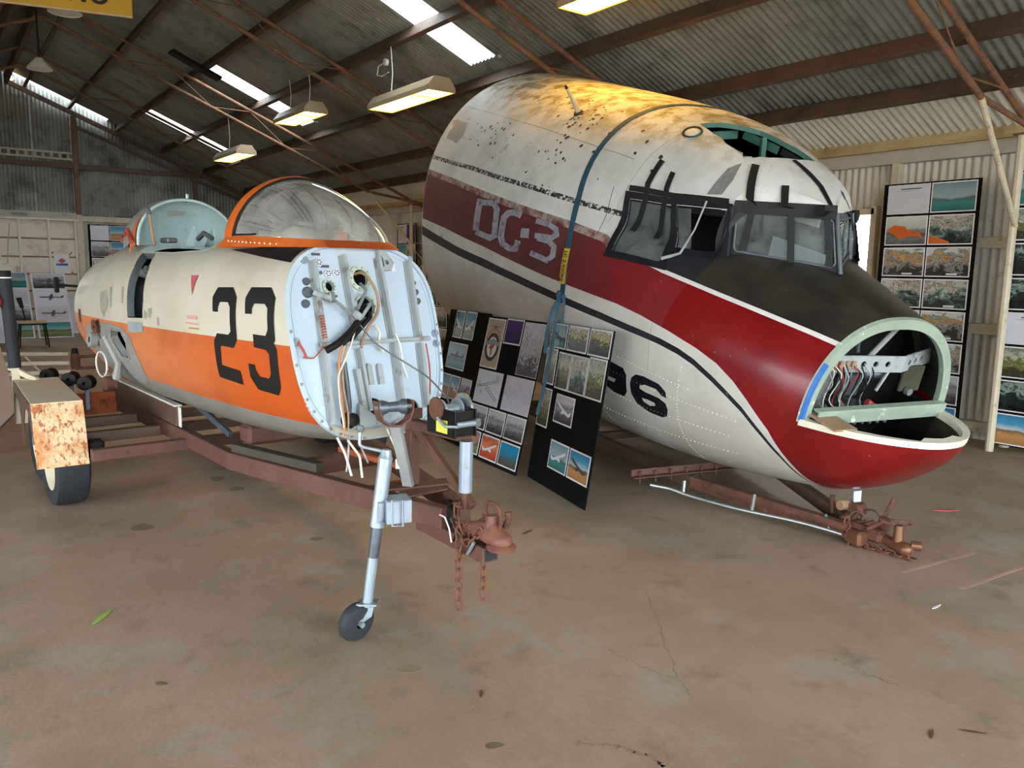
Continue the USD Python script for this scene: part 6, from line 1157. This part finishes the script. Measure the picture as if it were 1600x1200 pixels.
for f in (2.6, 4.2): obj('cross_member', MB().beam(N_(f, -.75, .19), N_(f, .65, .19), .06, .06), 'brown_steel', t2)
obj('saddle', MB().beam(N_(4.4, -.76, .475), N_(4.4, .70, .475), .10, .06), 'timber_red', t2)
for s in (-1, 1): obj('saddle_post', MB().beam(N_(4.4, .68*s-.04, .30), N_(4.4, .68*s-.04, .45), .08, .08, up=(1, 0, 0)), 'brown_steel', t2)
obj('guard_pipe', MB().tube(spline([N_(1.25, -.92, .16), N_(1.19, -.80, .14), N_(1.10, -.72, .11), N_(.79, -.59, .10), N_(.47, -.37, .09), N_(.26, -.25, .07)]), .011, 8), 'zinc', t2, smooth=True)
obj('pipe_post', MB().tube([N_(1.16, -.72, .115), N_(1.18, -.70, .185)], .012, 8), 'zinc', t2); obj('pipe_post', MB().tube([N_(.72, -.52, .10), N_(.75, -.48, .19)], .012, 8), 'zinc', t2)
NH = lambda f, s, z: N_(f, s-.07, z*.64)
obj('jack_post', MB().tube([N_(.54, -.05, .09), N_(.56, -.04, .20)], .015, 8), 'rust', t2); obj('number_plate', MB().box(N_(.44, .03, .215), (.075, .008, .09), (DY, DX, V3(0, 0, 1)), .003), 'plug_grey', t2); obj('plate_face', MB().box(N_(.433, .03, .216), (.058, .004, .07), (DY, DX, V3(0, 0, 1))), 'poster_white', t2)
hb = thing('hitch', parent=t2)
obj('hitch_head', MB().beam(NH(.36, -.04, .13), NH(.12, -.0, .11), .10, .075, bev=.02), 'rust', hb); obj('hitch_block', MB().box(NH(.24, -.09, .075), (.12, .08, .09), (DX, DY, V3(0, 0, 1)), .015), 'brass', hb); obj('hitch_nose', MB().tm(trimesh.convex.convex_hull(np.vstack([trimesh.creation.icosphere(2, .040).vertices+NH(-.02, 0, .08), trimesh.creation.icosphere(1, .03).vertices+NH(.14, 0, .10)]))), 'brass', hb, smooth=40)
obj('hitch_lug', MB().lathe([(0, .025), (.026, .025), (.026, -.025), (0, -.025)], NH(-.05, .045, .12), DY+DX, 12), 'brass', hb); obj('handbrake_lever', MB().beam(NH(.19, .05, .22), NH(.16, .09, .44), .03, .012, up=DX), 'rust', hb); obj('brake_bracket', MB().box(NH(.16, .03, .22), (.07, .03, .08), (DX, DY, V3(0, 0, 1)), .01), 'rust', hb); obj('latch_post', MB().tube([NH(.03, 0, .10), NH(.035, 0, .27)], (.030, .024), 12), 'brass', hb, smooth=30); obj('latch_loop', MB().tube(spline([NH(.04, -.0, .26), NH(.10, -.05, .28), NH(.10, -.08, .32), NH(.02, -.07, .335), NH(-.03, .02, .325), NH(-.0, .05, .28), NH(.02, .02, .26)]), .007, 8), 'rust', hb, smooth=True)
obj('pivot_drum', MB().lathe([(0, .04), (.04, .04), (.04, -.04), (0, -.04)], NH(.38, .05, .25), DY, 20), 'rust', hb); obj('pivot_drum', MB().lathe([(0, .03), (.03, .03), (.03, -.03), (0, -.03)], NH(.44, .0, .27), DY, 16), 'hose_tan', hb); obj('cable_coil', MB().tube(spline([NH(.30+.05*np.cos(g), -.05+.01*k, .18+.10*np.sin(g)) for k, g in enumerate(np.linspace(0, 9, 16))], 50), .007, 6), 'brown_steel', hb, smooth=True)
for k in range(5): obj('pipe_stub', MB().tube([NH(.20+.05*k, -.06+.03*(k % 2), .16), NH(.16+.06*k, .02, .24-.03*(k % 3))], .014, 8), ('rust', 'brass', 'brown_steel')[k % 3], hb)
for k in range(9): obj('chain_link', link(N_(.22-.036*k, -.17+.012*k, .016), DX+DY*.1, DY if k % 2 else V3(0, 0, 1), .034, .017, .006), 'rust_chain', hb)
for k in range(5): obj('chain_link', link(NH(.30-.01*k, -.11, .20-.05*k), V3(0, 0, 1)+DX*.2, DY if k % 2 else DX, .034, .017, .006), 'rust_chain', hb)
obj('green_wire', MB().tube(spline([NH(.46, -.12, .18), NH(.43, -.14, .20), NH(.42, -.14, .15)]), .010, 6), 'teal', hb, smooth=True); obj('green_wire', MB().tube(spline([NH(.42, -.14, .15), NH(.40, -.15, .12), NH(.38, -.16, .09)]), .005, 6), 'wire_white', hb, smooth=True)
# ---------------------------------------------------------------- small things on the floor
def bit(name, label, cat, x, y, poly, mt, th=.004, rz=0.0):
    c, s = np.cos(rz), np.sin(rz); obj(name, MB().prism([(p[0]*c-p[1]*s, p[0]*s+p[1]*c) for p in poly], th, (x, y, .001)), mt, label=label, cat=cat)
LF = [(-.09, 0), (-.05, .014), (0, .018), (.05, .012), (.10, 0), (.05, -.010), (0, -.014), (-.05, -.010)]
for nm, lb, ct, x, y, k, mt, rz in (('gum_leaf', 'long green leaf lying on the floor at left front', 'leaf', 0.492, 3.708, 0.42, 'leaf', 0.9), ('red_leaf', 'small bright red scrap on the floor by the red nose', 'scrap', 5.341, 2.385, 0.45, 'leaf_red', -0.6), ('dead_leaf', 'dark curled dead leaf on the floor at right front', 'leaf', 2.77, 1.076, 0.25, 'leaf_brown', -0.9), ('dead_leaf', 'small brown twig scrap right of the trailer coupling', 'leaf', 2.747, 3.575, 0.3, 'leaf_brown', 0.3), ('floor_scrap', 'tiny pale chip on the right floor', 'scrap', 3.716, 1.657, 0.22, 'poster_white', 0), ('floor_scrap', 'tiny dark scrap on the floor at the right picture bottom', 'scrap', 2.641, 1.151, 0.18, 'leaf_brown', 0.4), ('floor_scrap', 'tiny dark scrap below the jockey wheel at picture bottom', 'scrap', 1.518, 2.235, 0.15, 'leaf_brown', 0.9)):
    bit(nm, lb, ct, x, y, [(a*k*2, b*k*2) for a, b in LF], mt, .003, rz)
def blot(x, y, rx, ry, mt, seed):
    r_ = np.random.default_rng(seed); g = np.linspace(0, 2*np.pi, 30, endpoint=False); rr_ = 1+.12*np.sin(g*2+r_.random()*6)+.08*np.sin(g*3+r_.random()*6)+r_.normal(0, .02, 30)
    obj('floor_stain', MB().prism([(x+rx*a*np.cos(b)*.81+ry*a*np.sin(b)*.59, y-rx*a*np.cos(b)*.59+ry*a*np.sin(b)*.81) for a, b in zip(rr_, g)], .0006, (0, 0, .0002)), mt, fl)
mat('stain_dark', '#74654f', .55, var=.2, scale=20); mat('stain_mid', '#85765f', .6, var=.15, scale=12)
for k, q_ in enumerate(((0.894, 4.909, 0.07, 0.06, 'stain_dark'), (1.573, 5.769, 0.05, 0.07, 'stain_dark'), (1.606, 5.426, 0.045, 0.06, 'stain_dark'), (1.378, 1.95, 0.03, 0.02, 'stain_dark'), (1.392, 2.548, 0.05, 0.03, 'stain_mid'), (1.67, 4.153, 0.04, 0.03, 'stain_dark'), (0.578, 2.973, 0.025, 0.015, 'stain_dark'))): blot(*q_, k)
for P, Q in (((4.024, 1.975, 0.0006), (4.649, 1.899, 0.0006)), ((4.049, 1.695, 0.0006), (4.649, 1.644, 0.0006))): obj('chalk_line', MB().beam(P, Q, .022, .0008, bev=0), 'chalk', fl)
def crack(P, w, seed):
    P = np.array(P); r_ = np.random.default_rng(seed); n = 40; t_ = np.linspace(0, len(P)-1, n); q = np.stack([np.interp(t_, range(len(P)), P[:, c]) for c in range(2)], 1)+r_.normal(0, .006, (n, 2)); d = np.gradient(q, axis=0); d = np.stack([-d[:, 1], d[:, 0]], 1); d /= np.linalg.norm(d, axis=1)[:, None]; ww = w*(.4+.8*r_.random(n))[:, None]
    obj('floor_crack', MB().grid(np.stack([np.c_[q-d*ww, np.full(n, .0005)], np.c_[q+d*ww, np.full(n, .0005)]], 0)), 'stain_mid', fl)
for k, (q_, w_) in enumerate((([(2.72, 2.589), (2.518, 2.295), (2.361, 2.11), (2.207, 1.901), (2.119, 1.753)], 0.004), ([(2.142, 2.226), (2.156, 2.056), (2.187, 1.915)], 0.003), ([(1.599, 1.818), (1.704, 1.724), (1.753, 1.627), (1.757, 1.548)], 0.007), ([(2.852, 1.656), (2.849, 1.49), (2.862, 1.394)], 0.004))): crack(q_, w_, k)
def pebbles():
    r_ = np.random.default_rng(5); mb = MB(); b = trimesh.creation.icosphere(0, 1.0)
    for _ in range(160):
        y = 1.2+r_.random()**1.6*4.5; x = -.6*y+r_.random()*(3.2*y+.6)*.62
        mb.add(b.vertices*V3(1, .8, .5)*(.001+.002*r_.random())+V3(x, y, .001), b.faces)
    return mb
obj('floor_grit', pebbles(), 'stain_mid', label='fine grit scattered over the concrete floor', cat='grit', kind='stuff')
